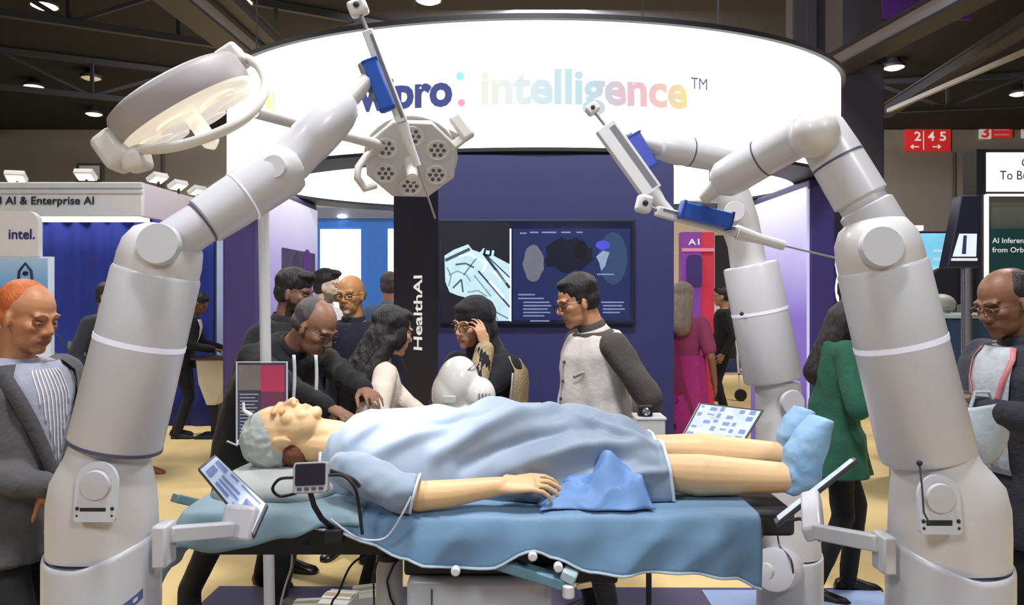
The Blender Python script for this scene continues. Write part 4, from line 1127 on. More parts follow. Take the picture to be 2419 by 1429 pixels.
Lm.part('hoop_grip', MB().bar(P(1072, 272, 2.66), P(1110, 328, 2.66), .05, .045, (0, -1, 0)), M_lampw, bevel=.012, seg=3)
Lm.part('hoop_grip', MB().bar(P(1062, 352, 2.66), P(1100, 322, 2.66), .03, .03, (0, -1, 0)), M_lampw, bevel=.006)
# sign holder clamped to the post
SG = Thing('sign_holder', 'acrylic sign holder with a red and grey notice on the lamp post', 'sign', P(616, 1050, 2.86))
d = 2.86
a = P(557, 1050, d); b = P(676, 856, d)
mid = ((a.x + b.x) / 2, d + .004, (a.z + b.z) / 2)
SG.part('back_sheet', MB().box((mid[0], d + .012, mid[2]), (b.x - a.x - .008, .004, b.z - a.z - .008)), mat('notice_dark', s2l(70, 72, 96), 0.5), smooth=False)
SG.part('frame', MB().tube([(a.x, d + .01, a.z), (b.x, d + .01, a.z), (b.x, d + .01, b.z), (a.x, d + .01, b.z)], .0045, 8, closed=True), mat('acrylic_edge', s2l(206, 206, 220), 0.2))
SG.part('red_print', rect_px(616, 862, 672, 925, d + .008, .002), mat('notice_red', s2l(190, 62, 96), 0.5, var=0.25), smooth=False)
SG.part('red_print_lower', rect_px(616, 925, 672, 985, d + .008, .002), mat('notice_red_dark', s2l(120, 60, 90), 0.5, var=0.25), smooth=False)
SG.part('grey_print', rect_px(563, 862, 616, 922, d + .008, .002), mat('notice_grey', s2l(128, 120, 116), 0.5, var=0.3), smooth=False)
for k in range(12):
    SG.part('text_line', rect_px(566, 930 + k * 8, 610 - (k * 7) % 13, 933 + k * 8, d + .006, .001), mat('notice_text', s2l(170, 172, 190), 0.5), smooth=False)
SG.part('clamp', MB().box((P(628, 0, d).x, d + .05, P(0, 900, d).z), (.03, .07, .04)), M_whitemetal, bevel=.004)
SG.part('wire_foot', MB().tube([P(562, 1040, d), P(560, 1052, d - .02), P(536, 1042, d - .04)], .004, 8), M_whitemetal)

# ================================================================ operating table
TZ = 0.99
TY0, TY1 = 2.10, 2.62
TX0, TX1 = -0.93, 0.72
T = Thing('operating_table', 'adjustable operating table carrying the draped patient', 'table', (0.0, 2.36, 0))
M_pad = mat('black_pad', s2l(34, 34, 42), 0.6)
T.part('mattress', MB().box(((TX0 + TX1) / 2, (TY0 + TY1) / 2, TZ - .045), (TX1 - TX0, TY1 - TY0, .07)), M_pad, bevel=.02, seg=3)
T.part('top_frame', MB().box(((TX0 + TX1) / 2, (TY0 + TY1) / 2, TZ - .105), (TX1 - TX0 - .06, TY1 - TY0 - .08, .05)), M_black, smooth=False, bevel=.005)
T.part('foot_section', MB().box((.775, 2.37, TZ - .055), (.13, .36, .08)), M_pad, bevel=.015)
for y in (TY0 + .03, TY1 - .03):
    T.part('side_rail', MB().bar((TX0 + .55, y, TZ - .075), (TX1 - .1, y, TZ - .075), .012, .025, (0, 0, 1)), M_chrome, smooth=False)
T.part('rail_end', MB().bar(P(412, 1176, 2.2), P(500, 1196, 2.3), .035, .025, (0, 0, 1)), mat('teal_rail', s2l(120, 150, 158), 0.4, metal=.3), bevel=.003)
T.part('undercarriage', MB().box((-.13, 2.36, .84), (.38, .34, .12)), M_black, bevel=.01)
T.part('undercarriage', MB().box((.10, 2.38, .77), (.44, .30, .06)), M_black, bevel=.01)
T.part('pillar_cover', MB().box((-.097, 2.37, .42), (.426, .40, .72)), M_rob, bevel=.02)
T.part('pillar_seam', MB().box((-.235, 2.169, .5), (.004, .004, .5)), M_dgrey, smooth=False)
T.part('base', MB().box((0, 2.36, .06), (1.1, .5, .1)), M_rob, bevel=.03)
M_teal = mat('teal_lever', s2l(110, 152, 172), 0.4, metal=.2)
T.part('tilt_lever', MB().bar(P(1146, 1318, 2.10), P(1335, 1378, 2.06), .05, .032, (0, 0, 1)), M_teal, bevel=.006)
T.part('lever_end', MB().bar(P(1328, 1350, 2.06), P(1362, 1366, 2.05), .05, .03, (0, 0, 1)), mat('pale_lever', s2l(176, 200, 206), 0.4), bevel=.006)
T.part('lever_knob', MB().tube([P(1343, 1380, 2.04), P(1343, 1412, 2.04)], .017, 18), M_white, bevel=.005)
T.part('lever_grip', MB().bar(P(1362, 1386, 2.06), P(1398, 1380, 2.06), .012, .012), mat('tan_grip', s2l(200, 176, 130), 0.6))
for px, py in ((1077, 1345), (1258, 1310), (1318, 1336)):
    T.part('rail_knob', MB().lathe(P(px, py, 2.055), (0, -1, 0), [(.012, 0), (.013, .004), (.013, .018), (.009, .022), (.0005, .022)], 18), M_white)
    T.part('knob_shaft', MB().lathe(P(px, py, 2.056), (0, 1, 0), [(.005, 0), (.005, .075)], 10), M_chrome)
# lift column and side gear under the head end
G = Thing('gas_cylinder', 'silver cylinder with a hanging black cable under the table', 'cylinder', (X(920, 2.35), 2.35, 0))
G.part('barrel', MB().lathe((X(920, 2.35), 2.35, 0.0), (0, 0, 1), [(.042, 0), (.042, z(1322, 2.35)), (.038, z(1312, 2.35)), (.0005, z(1312, 2.35))], 28), M_whitemetal)
G.part('top_ring', MB().lathe((X(920, 2.35), 2.35, z(1312, 2.35)), (0, 0, 1), [(.040, -.01), (.043, 0), (.040, .012), (.03, .012)], 28), M_black)
G.part('cable', MB().tube([P(944, 1318, 2.31), P(930, 1335, 2.30), P(914, 1372, 2.30), P(922, 1412, 2.30), P(936, 1440, 2.3)], .0035, 8), M_black)
# drape over the table
M_drape = mat('teal_drape', s2l(104, 142, 176), 0.55, var=0.10, nscale=3, bump=0.12, bscale=14, sheen=0.2)
def interp(t, pts):
    if t <= pts[0][0]:
        return pts[0][1]
    for (a, va), (b, vb) in zip(pts, pts[1:]):
        if t <= b:
            k = (t - a) / (b - a); k = k * k * (3 - 2 * k)
            return va + (vb - va) * k
    return pts[-1][1]
hem = [(-.62, .022), (-.50, .034), (-.40, .072), (-.30, .108), (-.24, .125), (-.16, .14), (-.06, .138), (0.045, .088), (.06, .086), (.12, .11), (.22, .148), (.35, .15), (.5, .15), (.62, .16), (.70, .185)]
def drape(u, v):
    x = -.62 + u * (.70 + .62)
    L = interp(x, hem)
    top = TY1 - TY0 + .01
    s = v * (top + L + .10) - .10       # negative: hangs behind the far edge
    wob = noise.noise((x * 5, v * 6, 1.3)) * .006
    flare = 0.0
    if s < 0:
        return (x, TY1 + .012 + wob, TZ + s)
    if s < top:
        e = .008
        return (x + (u - .5) * .0, TY1 + .01 - s, TZ + .004 + wob * .5 + .003 * math.sin(x * 19 + s * 8) * (0.3 + .7 * s / top))
    h = s - top
    y = TY0 - .012 - .022 * (1 - math.exp(-h / .05)) - .012 * math.sin(x * 21 + 1.0 + h * 6) * min(1, h / .12) - .006 * math.sin(x * 47) * min(1, h / .12)
    y += -.02 * max(0, (x - .45) / .25) * min(1, h / .1) - .022 * max(0, 1 - 2.2 * abs(noise.noise((x * 4.2 + h * 3.5, h * 2.0, 4.4)))) * min(1, h / .06)
    return (x - .10 * max(0, x - .5) * h / .15 * .6, y, TZ - h)
D_ = Thing('table_drape', 'teal surgical drape with a wavy hem over the operating table', 'drape', (0.05, 2.36, TZ))
D_.part('cloth', MB().grid(drape, 120, 70), M_drape, solid=.003, angle=80)
def hemline(k):
    p = Vector(drape(k / 60, 1.0)); p.y -= .003
    return p
D_.part('hem_tape', MB().tube([hemline(k) for k in range(61)], .004, 6), mat('hem_pale', s2l(176, 192, 204), 0.6))
# head-end drape hanging over the end and front corner
def hdrape(u, v):
    x = -.985 + u * .56
    front = interp(x, [(-.985, .05), (-.93, .085), (-.86, .10), (-.74, .085), (-.62, .06), (-.52, .03), (-.42, .03)])
    top = TY1 - TY0 + .02
    s = v * (top + front + .08) - .08
    wob = noise.noise((x * 7, v * 5, 7.7)) * .010
    drop = .0
    if x < TX0:
        drop = (TX0 - x) / .055 * .16
    if s < 0:
        p = Vector((x, TY1 + .016, TZ + s))
    elif s < top:
        p = Vector((x, TY1 + .01 - s, TZ + .012 + wob * .4))
    else:
        h = s - top
        p = Vector((x, TY0 - .018 - .04 * (1 - math.exp(-h / .05)) - .016 * math.sin(x * 30) * min(1, h / .1), TZ + .008 - h))
    if x < TX0:
        p.x = TX0 - .02 - .01 * math.sin(v * 20) - drop * .12
        p.z -= drop
    return p
H_ = Thing('head_drape', 'pale blue-green drape hanging over the head end of the table', 'drape', (-.7, 2.36, TZ))
H_.part('cloth', MB().grid(hdrape, 60, 60), mat('pale_drape', s2l(132, 162, 178), 0.55, var=0.12, nscale=3, bump=0.15, bscale=16, sheen=.2), solid=.003, angle=80)
# pillow sheet under the head
def pill(u, v):
    a = u * 2 * PI; r = v
    x = -.73 + .20 * r * math.copysign(abs(math.cos(a)) ** .7, math.cos(a)); y = 2.36 + .19 * r * math.copysign(abs(math.sin(a)) ** .7, math.sin(a))
    return (x, y, TZ + .014 + .062 * (1 - r ** 4) ** .6 + noise.noise((x * 9, y * 9, 2)) * .006)
pw = MB().grid(pill, 48, 16)
tag(pw.build('pillow', mat('pillow_cover', s2l(178, 184, 184), 0.7, bump=.2, bscale=20), None, solid=.004, angle=80), 'flat grey-green pillow under the patient\'s capped head', 'pillow')

# ================================================================ voxel-joined organic shapes
def blob(name, mb, voxel, m, parent=None, smooth=4, fold=0.0, fscale=7.0, fseed=0.0, post=None, paint=None, inv=None, base_col=(1, 1, 1), stretch=(1, 1, .55)):
    me = bpy.data.meshes.new('raw')
    me.from_pydata([tuple(p) for p in mb.v], [], mb.f)
    bm = bmesh.new(); bm.from_mesh(me); bmesh.ops.recalc_face_normals(bm, faces=bm.faces); bm.to_mesh(me); bm.free()
    ob = bpy.data.objects.new('raw', me)
    COL.objects.link(ob)
    r = ob.modifiers.new('r', 'REMESH'); r.mode = 'VOXEL'; r.voxel_size = voxel; r.adaptivity = 0
    if smooth:
        s = ob.modifiers.new('s', 'SMOOTH'); s.factor = .5; s.iterations = smooth
    dg = bpy.context.evaluated_depsgraph_get()
    out = bpy.data.meshes.new_from_object(ob.evaluated_get(dg))
    bpy.data.objects.remove(ob); bpy.data.meshes.remove(me)
    out.name = name
    if post:
        for v in out.vertices:
            v.co = post(v.co.copy(), v.normal)
    if fold:
        cs = []
        for v in out.vertices:
            q = Vector((v.co.x * stretch[0], v.co.y * stretch[1], v.co.z * stretch[2])) * fscale + Vector((fseed, fseed * 1.7, 0))
            k = 1 - 2 * abs(noise.noise(q))
            k2 = noise.noise(q * 2.3)
            cs.append(v.co + v.normal * fold * (.7 * k + .5 * k2 - .35))
        for v, c in zip(out.vertices, cs):
            v.co = c
    if paint is not None:
        at = out.color_attributes.new('Col', 'FLOAT_COLOR', 'POINT')
        for i, v in enumerate(out.vertices):
            at.data[i].color = tuple(paint(v.co)) + (1,)
    out.materials.clear(); out.materials.append(m)
    out.shade_smooth()
    o = bpy.data.objects.new(name, out)
    COL.objects.link(o)
    if parent is not None:
        o.parent = parent
    return o
def loft(mb, secs, n=20):
    """secs: (centre, vector a, vector b) ellipses"""
    rings = [[c + a * math.cos(2 * PI * j / n) + b * math.sin(2 * PI * j / n) for j in range(n)] for c, a, b in secs]
    return mb.rings(rings)

# ---------------------------------------------------------------- heads and hands
def head_prims(mb, T4, chin=1.0, nose=1.0, jaw=1.0, female=False):
    """T4: head-local (x forward, y left, z up) to body space"""
    r3 = T4.to_3x3()
    sc = r3.col[0].length
    def S(c, r, rot=None):
        rr = r3.normalized() @ rot if rot is not None else r3.normalized()
        mb.sph(T4 @ Vector(c), tuple(x * sc for x in r), rr, 18, 12)
    def Cp(a, b, ra, rb):
        mb.cap(T4 @ Vector(a), T4 @ Vector(b), ra * sc, rb * sc, 12)
    S((-.012, 0, .035), (.098, .077, .085))
    S((.022, 0, -.015), (.070, .068, .080))
    S((.030, 0, -.070), (.056, .052 * jaw, .046))
    S((.050, 0, -.045), (.045, .046, .05))
    S((.070, 0, -.098), (.022, .026 * jaw, .019))
    Cp((.084, 0, .018), (.108, 0, -.026), .0075 * nose, .0115 * nose)
    S((.099, .012, -.033), (.012, .009, .008)); S((.099, -.012, -.033), (.012, .009, .008))
    for s in (-1, 1):
        Cp((.080, s * .046, .024), (.089, s * .012, .022), .009, .009)
        S((.058, s * .042, -.018), (.026, .022, .022))
        S((-.004, s * .077, -.012), (.019, .009, .032), Matrix.Rotation(s * R(18), 3, 'Z') @ Matrix.Rotation(R(-12), 3, 'Y'))
        S((.066, s * .024, -.060), (.022, .022, .030))
    S((.089, 0, -.0605), (.010, .024, .0065)); S((.087, 0, -.0725), (.010, .020, .0075))
def head_post(T4):
    inv = T4.inverted()
    sc = T4.to_3x3().col[0].length
    r3 = T4.to_3x3()
    def f(p, n):
        q = inv @ p
        if q.x > .05 and abs(q.z) < .05:
            for s in (-1, 1):
                d2 = ((q.y - s * .032) / .016) ** 2 + ((q.z - .001) / .011) ** 2
                if d2 < 6:
                    q.x -= .010 * math.exp(-d2)
            d2 = (q.y / .022) ** 2 + ((q.z + .0665) / .0035) ** 2
            if d2 < 6:
                q.x -= .004 * math.exp(-d2)
        return T4 @ q
    return f
def head_paint(T4, skin, lip, brow=None, beard=None, bcol=(20, 18, 18), stubble=1.0, extra=None):
    inv = T4.inverted()
    sk = s2l(*skin); lp = s2l(*lip); br = s2l(*brow) if brow else None; bc = s2l(*bcol)
    def f(p):
        q = inv @ p
        c = list(sk)
        if q.length > .2:
            return c
        def mixc(c, d, k):
            return [a + (b - a) * k for a, b in zip(c, d)]
        nn = noise.noise(q * 60) * .3
        if beard and q.x > -.01:
            k = 0
            if beard in ('full', 'goatee', 'moustache'):
                if beard == 'full':
                    k = max(0, min(1, (-.045 - q.z + nn * .02 + .25 * max(0, .05 - q.x)) / .014))
                if beard == 'goatee':
                    k = max(0, min(1, (.030 - abs(q.y)) / .008)) * max(0, min(1, (-.072 - q.z) / .008))
                # moustache
                k = max(k, max(0, min(1, (.028 - abs(q.y)) / .006)) * max(0, min(1, 1 - abs(q.z + .049) / .008)) * (1 if q.x > .08 else 0))
            c = mixc(c, bc, k * stubble)
        dl = (q.y / .025) ** 2 + ((q.z + .0665) / .0115) ** 2
        if q.x > .075 and dl < 1.3:
            c = mixc(c, lp, min(1, (1.3 - dl) * 2.5))
        if br and q.x > .05:
            for s in (-1, 1):
                t = (abs(q.y) - .012) / .040
                if q.y * s > 0 and 0 < t < 1:
                    zz = .024 + .007 * math.sin(t * PI) - .004 * t
                    k = max(0, 1 - abs(q.z - zz) / (.0055 - .002 * t))
                    c = mixc(c, br, min(1, k * 1.8))
        if extra:
            c = extra(q, c)
        return c
    return f
def eyes(parent, T4, closed=False, dark=(36, 24, 20), skin=(200, 150, 120)):
    for s in (-1, 1):
        c = Vector((.0785, s * .032, .0005))
        if closed:
            continue
        r3 = T4.to_3x3().normalized(); sc = T4.to_3x3().col[0].length
        e = MB().sph(T4 @ c, (.0098 * sc, .0125 * sc, .0060 * sc), r3, 12, 8).build('eye', mat('eye_white', s2l(176, 166, 158), 0.3), parent)
        MB().sph(T4 @ (c + Vector((.0002, 0, .0036))), (.0112 * sc, .0142 * sc, .0052 * sc), r3 @ Matrix.Rotation(R(14), 3, 'Y'), 14, 8).build('eyelid', mat('lid_%d_%d_%d' % tuple(skin), s2l(*[int(c_ * .93) for c_ in skin]), 0.55), e)
        MB().sph(T4 @ (c + Vector((.0072, -s * .001, -.0005))), (.0038 * sc, .0056 * sc, .0058 * sc), r3, 10, 6).build('iris', mat('iris_%d' % dark[0], s2l(*dark), 0.2), e)
def glasses(parent, T4, m, rect=True, w=.024, h=.0165):
    fr = None
    mb = MB()
    for s in (-1, 1):
        pts = []
        for k in range(16):
            a = 2 * PI * k / 16
            e = .6 if rect else 1.0
            pts.append(T4 @ Vector((.1035 - .10 * abs(math.cos(a) * w + .032) ** 1.6 * (1 if True else 0), s * .0325 + w * math.copysign(abs(math.cos(a)) ** e, math.cos(a)), -.002 + h * math.copysign(abs(math.sin(a)) ** e, math.sin(a)))))
        mb.tube(pts, .0021, 6, closed=True)
        mb.tube([T4 @ Vector((.093, s * .0575, .006)), T4 @ Vector((.06, s * .074, .006)), T4 @ Vector((.0, s * .082, .004)), T4 @ Vector((-.015, s * .084, -.012))], .0021, 6)
    mb.tube([T4 @ Vector((.104, -.010, .003)), T4 @ Vector((.110, 0, .006)), T4 @ Vector((.104, .010, .003))], .002, 6)
    return mb.build('glasses', m, parent)
def hand_prims(mb, wrist, dirv, palm, side, curl=.35, sc=1.0, spread=.10, thumb=.5):
    """dirv: wrist to knuckles; palm: the way the palm faces; side=+1 thumb towards dirv x palm"""
    d = Vector(dirv).normalized(); n = Vector(palm); n = (n - d * n.dot(d)).normalized()
    s = d.cross(n) * side
    w = Vector(wrist)
    L = .088 * sc
    # palm as flattened loft
    loft(mb, [(w - d * .012 * sc, s * .026 * sc, n * .019 * sc), (w + d * L * .35, s * .036 * sc, n * .016 * sc), (w + d * L * .8, s * .041 * sc, n * .0135 * sc), (w + d * L * 1.03, s * .037 * sc, n * .010 * sc)], 16)
    lens = ((.040, .026, .021), (.045, .030, .023), (.041, .028, .022), (.032, .021, .019))
    for k in range(4):
        off = (1.5 - k) * .0215 * sc
        base = w + d * (L * (.98 - .06 * abs(k - 1.2) ** 1.2 * .7)) + s * off
        dd = (d + s * (1.5 - k) * spread).normalized()
        ang = curl * (.8 + .12 * k)
        p = base; rr = .0088 * sc * (1 if k < 3 else .88)
        a = ang * .7
        for i, ln in enumerate(lens[k]):
            dirn = dd * math.cos(a) + n * math.sin(a)
            q = p + dirn * ln * sc
            mb.cap(p, q, rr, rr * .9, 10)
            p = q; rr *= .9; a += ang
    # thumb leaves the side of the palm near its base
    p = w + d * L * .22 + s * .028 * sc
    a1 = (d * .75 + s * (.75 * thumb + .2) + n * .35).normalized()
    q = p + a1 * .045 * sc
    mb.cap(p, q, .014 * sc, .0115 * sc, 10)
    a2 = (d * .9 + s * (.35 * thumb) + n * (.3 + curl * .5)).normalized()
    q2 = q + a2 * .032 * sc
    mb.cap(q, q2, .0112 * sc, .0098 * sc, 10)
    q3 = q2 + (a2 + n * curl * .5).normalized() * .026 * sc
    mb.cap(q2, q3, .0098 * sc, .008 * sc, 10)

# ================================================================ the mannequin patient
M_skin = mat('painted_skin', (1, 1, 1), 0.5, attr='Col', var=0.05, nscale=30, bump=.05, bscale=120)
MN = Thing('patient_mannequin', 'training mannequin in a pale blue gown lying on the operating table', 'mannequin', (0, 2.36, TZ + .02))
def man_part(o):
    o.parent = MN.o
    o.matrix_parent_inverse = Matrix.Translation(-Vector(MN.o.location))
    return o
hc = P(674, 1022, 2.37)
fx = Vector((.04, -.16, .98)).normalized()                       # where the face looks
up = Vector((-1, 0, .0)); up = (up - fx * up.dot(fx)).normalized()
lf = up.cross(fx)
HT = Matrix((fx, lf, up)).transposed().to_4x4(); HT.translation = hc
mb = MB()
head_prims(mb, HT, nose=1.05, jaw=1.1)
nb = P(800, 1052, 2.38)
mb.cap(HT @ Vector((-.03, 0, -.06)), nb, .056, .066, 18)
mb.cap(HT @ Vector((.012, 0, -.085)), P(795, 1030, 2.38), .042, .05, 18)
shn, shf = P(838, 1112, 2.18), P(858, 1070, 2.52)
mb.cap(P(862, 1112, 2.29), P(862, 1090, 2.50), .035, .035, 18)
loft(mb, [(P(840, 1062, 2.38), Vector((0, .12, 0)), Vector((0, 0, .05))), (P(980, 1062, 2.39), Vector((0, .12, 0)), Vector((0, 0, .07))), (P(1200, 1075, 2.38), Vector((0, .12, 0)), Vector((0, 0, .07))), (P(1330, 1085, 2.38), Vector((0, .15, 0)), Vector((0, 0, .07)))], 20)
eln = P(990, 1172, 2.12); wrn = P(1182, 1148, 2.13)
mb.cap(shn, eln, .045, .042, 16)
mb.cap(eln, P(1060, 1166, 2.12), .043, .040, 16); mb.cap(P(1060, 1166, 2.12), wrn, .040, .027, 16)
hand_prims(mb, wrn, (1, .06, .10), (.1, .35, -1), 1, .40, 1.08, .04, .2)
elf = P(1010, 1085, 2.62); mb.cap(shf, elf, .05, .04, 14); mb.cap(elf, P(1160, 1075, 2.58), .04, .03, 14)
hipn, hipf = P(1300, 1105, 2.28), P(1300, 1080, 2.48)
kn_, kf_ = P(1545, 1112, 2.27), P(1550, 1064, 2.49)
ann, anf = P(1858, 1128, 2.27), P(1850, 1078, 2.46)
for h_, k_, a_, c_ in ((hipn, kn_, ann, P(1650, 1122, 2.27)), (hipf, kf_, anf, P(1650, 1068, 2.48))):
    mb.cap(h_, k_, .062, .052, 18); mb.cap(k_, c_, .052, .063, 18); mb.cap(c_, a_, .064, .045, 18)
    mb.cap(a_, a_ + Vector((.03, 0, -.01)), .046, .04, 14)
    mb.cap(a_ + Vector((.02, 0, 0)), a_ + Vector((.085, 0, .12)), .04, .03, 14)
hp = head_post(HT)
def mpost(p, n):
    return hp(p, n) if (p - hc).length < .16 else p
def extra_m(q, c):
    return c
mskin = head_paint(HT, (226, 188, 142), (210, 160, 124), (190, 148, 106))
bd = blob('body', mb, .0045, M_skin, None, smooth=3, post=mpost, paint=mskin)
man_part(bd)
# closed eyelids
for s in (-1, 1):
    MB().sph(HT @ Vector((.080, s * .032, -.001)), (.011, .015, .008), HT.to_3x3(), 14, 8).build('eyelid', mat('mannequin_lid', s2l(214, 172, 126), 0.5), bd)
# auburn hair strip below the cap
hb = MB()
hb.sph(HT @ Vector((-.055, 0, -.035)), (.050, .074, .055), HT.to_3x3(), 18, 12)
man_part(blob('hair', hb, .006, mat('auburn_hair', s2l(112, 62, 36), 0.6, bump=.4, bscale=160, var=.3, nscale=60), None, smooth=2, fold=.003, fscale=40))
# bouffant cap
cp = MB()
cp.sph(HT @ Vector((-.022, 0, .062)), (.094, .088, .078), HT.to_3x3(), 26, 16)
cp.sph(HT @ Vector((-.055, 0, .035)), (.068, .083, .070), HT.to_3x3(), 26, 16)
cap_o = blob('bouffant_cap', cp, .005, mat('cap_gauze', s2l(168, 176, 172), 0.8, var=.22, nscale=26, bump=.4, bscale=50), None, smooth=2, fold=.006, fscale=26, fseed=3, stretch=(1, 1, 1))
man_part(cap_o)
tk = MB().tube([HT @ Vector((.06, -.02, .10)), HT @ Vector((.075, -.018, .125)), HT @ Vector((.10, -.012, .128))], [.008, .006, .004], 10)
tk.build('cap_tie', M_white, cap_o)
# gown: arch sections along the body
M_gown = mat('gown_cloth', s2l(136, 152, 174), 0.6, var=0.07, nscale=4, bump=0.15, bscale=18, sheen=.3)
topz = [(770, 1024), (800, 1000), (840, 980), (880, 968), (940, 962), (1010, 962), (1080, 966), (1180, 958), (1260, 960), (1330, 968), (1400, 984), (1470, 1002), (1550, 1030)]
# creases of the gown: from (along the body, across) to (along, across), width, height; across 0 = near table edge, 200 = top
CREASE = [(1040, 60, 1330, 190, 16, .020), (1000, 110, 1180, 185, 12, -.014), (1100, 40, 1420, 150, 14, -.016), (1180, 30, 1500, 120, 13, .018), (1290, 30, 1480, 80, 12, -.008),
          (1300, 180, 1540, 130, 14, .020), (1310, 215, 1500, 175, 14, -.010), (1330, 240, 1545, 215, 16, .018), (900, 60, 1060, 120, 16, .012), (840, 90, 930, 150, 14, .010),
          (1380, 20, 1545, 60, 10, .014), (960, 150, 1010, 230, 18, -.008), (1100, 190, 1240, 250, 18, .010)]
def gown(u, v):
    px = 772 + u * (1552 - 772)
    x = (px - CX) / F * 2.40
    zt_ = EH - (interp(px, topz) - HY) / F * 2.42
    h = zt_ - TZ - .012
    w0 = interp(px, [(772, .09), (800, .125), (850, .150), (950, .158), (1050, .165), (1200, .185), (1300, .205), (1450, .205), (1552, .19)])
    a = v * PI
    sq = 2.5
    cy = -math.copysign(abs(math.cos(a)) ** (2 / sq), math.cos(a)); sz = abs(math.sin(a)) ** (2 / sq)
    y = 2.40 + w0 * cy
    zz = TZ + .008 + h * sz
    # folds: cloth valley between the legs, creases sweeping down from the belly
    leg = max(0, min(1, (px - 1280) / 220))
    zz -= leg * .022 * math.exp(-((y - 2.385) / .05) ** 2)
    ph = x * 16 + (y - 2.39) * 20
    amp = .017 * (0.35 + .65 * math.sin(a)) * (0.45 + .55 * max(0, min(1, (px - 900) / 300)))
    fo_ = (1 - 2 * abs(noise.noise((x * 4.5 + (y - 2.4) * 5, (y - 2.4) * 3.0, 5.1)))) * amp + noise.noise((x * 12 + zz * 9, y * 13, .4)) * amp * .6
    for (xa, ya, xb, yb, wd, am) in CREASE:
        dx, dy = xb - xa, yb - ya
        L2 = dx * dx + dy * dy
        tt = max(0, min(1, ((px - xa) * dx + (v * 400 - ya) * dy) / L2))
        dd = math.hypot(px - xa - tt * dx, v * 400 - ya - tt * dy)
        fo_ += 1.45 * am * math.exp(-(dd / wd) ** 2) * math.sin(PI * (.12 + .76 * tt))
    zz += fo_ * sz
    y += cy * fo_ * 1.2
    if u > .985:
        y += cy * .004; zz += .003
    return Vector((x + (.018 * (0.5 - sz) if px > 1400 else 0), y, zz))
gm = MB().grid(gown, 190, 90)
gw = MN.part('gown', gm, M_gown, solid=.004, angle=80)
hem_pts = [gown(1.0, j / 40) + Vector((.002, 0, 0)) for j in range(41)]
MN.sub(gw, 'gown_hem', MB().tube(hem_pts, .0055, 8), mat('gown_hem_band', s2l(206, 220, 238), 0.6))
nk = [gown(0.0, j / 30) for j in range(31)]
MN.sub(gw, 'neck_band', MB().tube(nk, .006, 8), mat('gown_neck_band', s2l(214, 220, 230), 0.6))
# near sleeve
sl = MB()
sh_pts = [P(795, 1098, 2.22), P(830, 1110, 2.17), P(890, 1138, 2.12), P(945, 1160, 2.10), P(980, 1168, 2.10)]
rd = [.035, .060, .060, .056, .058]
sl.tube(sh_pts, rd, 26)
def sl_post(p, n):
    if p.z < TZ + .008:
        p.z = TZ + .008
    return p
slv = blob('sleeve', sl, .008, M_gown, None, smooth=3, fold=.010, fscale=13, fseed=2, stretch=(.7, 1, 1), post=sl_post)
man_part(slv)
ctr = P(981, 1168, 2.10); axd = (P(980, 1168, 2.10) - P(945, 1160, 2.10)).normalized()
mm = basis(axd)
slv_h = MB().tube([ctr + mm @ Vector((.0575 * math.cos(2 * PI * k / 24), .0575 * math.sin(2 * PI * k / 24), 0)) for k in range(24)], .004, 6, closed=True)
for q in range(len(slv_h.v)):
    slv_h.v[q].z = max(slv_h.v[q].z, TZ + .01)
slv_h.build('sleeve_hem', mat('gown_hem_band', s2l(206, 220, 238), 0.6), slv)
# shoe covers
for nm, an in (('near', ann), ('far', anf)):
    sb = MB()
    heel = an + Vector((.015, 0, -.012))
    toe = an + (Vector((.105, -.005, .185)) if nm == 'near' else Vector((.07, .0, .16)))
    loft(sb, [(heel + Vector((-.02, 0, -.03)), Vector((.02, 0, -.01)), Vector((0, .045, 0))), (heel + Vector((.03, 0, .0)), Vector((.058, 0, -.02)), Vector((0, .058, 0))),
              (heel.lerp(toe, .35), Vector((.056, 0, -.03)), Vector((0, .06, 0))), (heel.lerp(toe, .7), Vector((.046, 0, -.024)), Vector((0, .066, 0))), (toe, Vector((.030, 0, -.008)), Vector((0, .060, 0)))], 20)
    loft(sb, [(an + Vector((-.005, 0, .005)), Vector((0, .05, 0)), Vector((0, 0, .054))), (an + Vector((.06, 0, .02)), Vector((0, .055, 0)), Vector((0, 0, .06)))], 20)
    man_part(blob('shoe_cover', sb, .006, mat('shoe_cover_blue', s2l(136, 176, 212), 0.6, var=.12, nscale=14, bump=.3, bscale=24), None, smooth=4, fold=.003, fscale=20, fseed=1 if nm == 'near' else 5, stretch=(1, 1, 1)))
# crumpled cloth beside the hand
def crump(u, v):
    v = v
    px = 1278 + u * 262
    x = (px - CX) / F * 2.14
    y = 2.228 - v * .135 + .01 * math.sin(u * 9)
    pk = .125 * math.exp(-((px - 1442) / 46) ** 2) * math.exp(-((v - .30) / .42) ** 2) + .06 * math.exp(-((px - 1352) / 34) ** 2) * math.exp(-((v - .25) / .35) ** 2) + .05 * math.exp(-((px - 1510) / 30) ** 2)
    rid = (1 - 2 * abs(noise.noise((x * 15, v * 3.5, 9.2))))
    hh = pk + max(0, rid) * .022 + .008
    e = min(1, min(u, 1 - u) / .10, min(v + .3, 1 - v) / .18)
    return (x + .015 * noise.noise((x * 9, v * 6, 3)), y + .012 * rid, TZ + .008 + hh * max(0, e) + .004)
tag(MB().grid(crump, 60, 36).build('crumpled_cloth', mat('cloth_blue', s2l(108, 148, 204), 0.65, var=.08, bump=.15, bscale=20), None, solid=.004, angle=80), 'crumpled light blue cloth between the mannequin\'s hand and thigh', 'cloth')

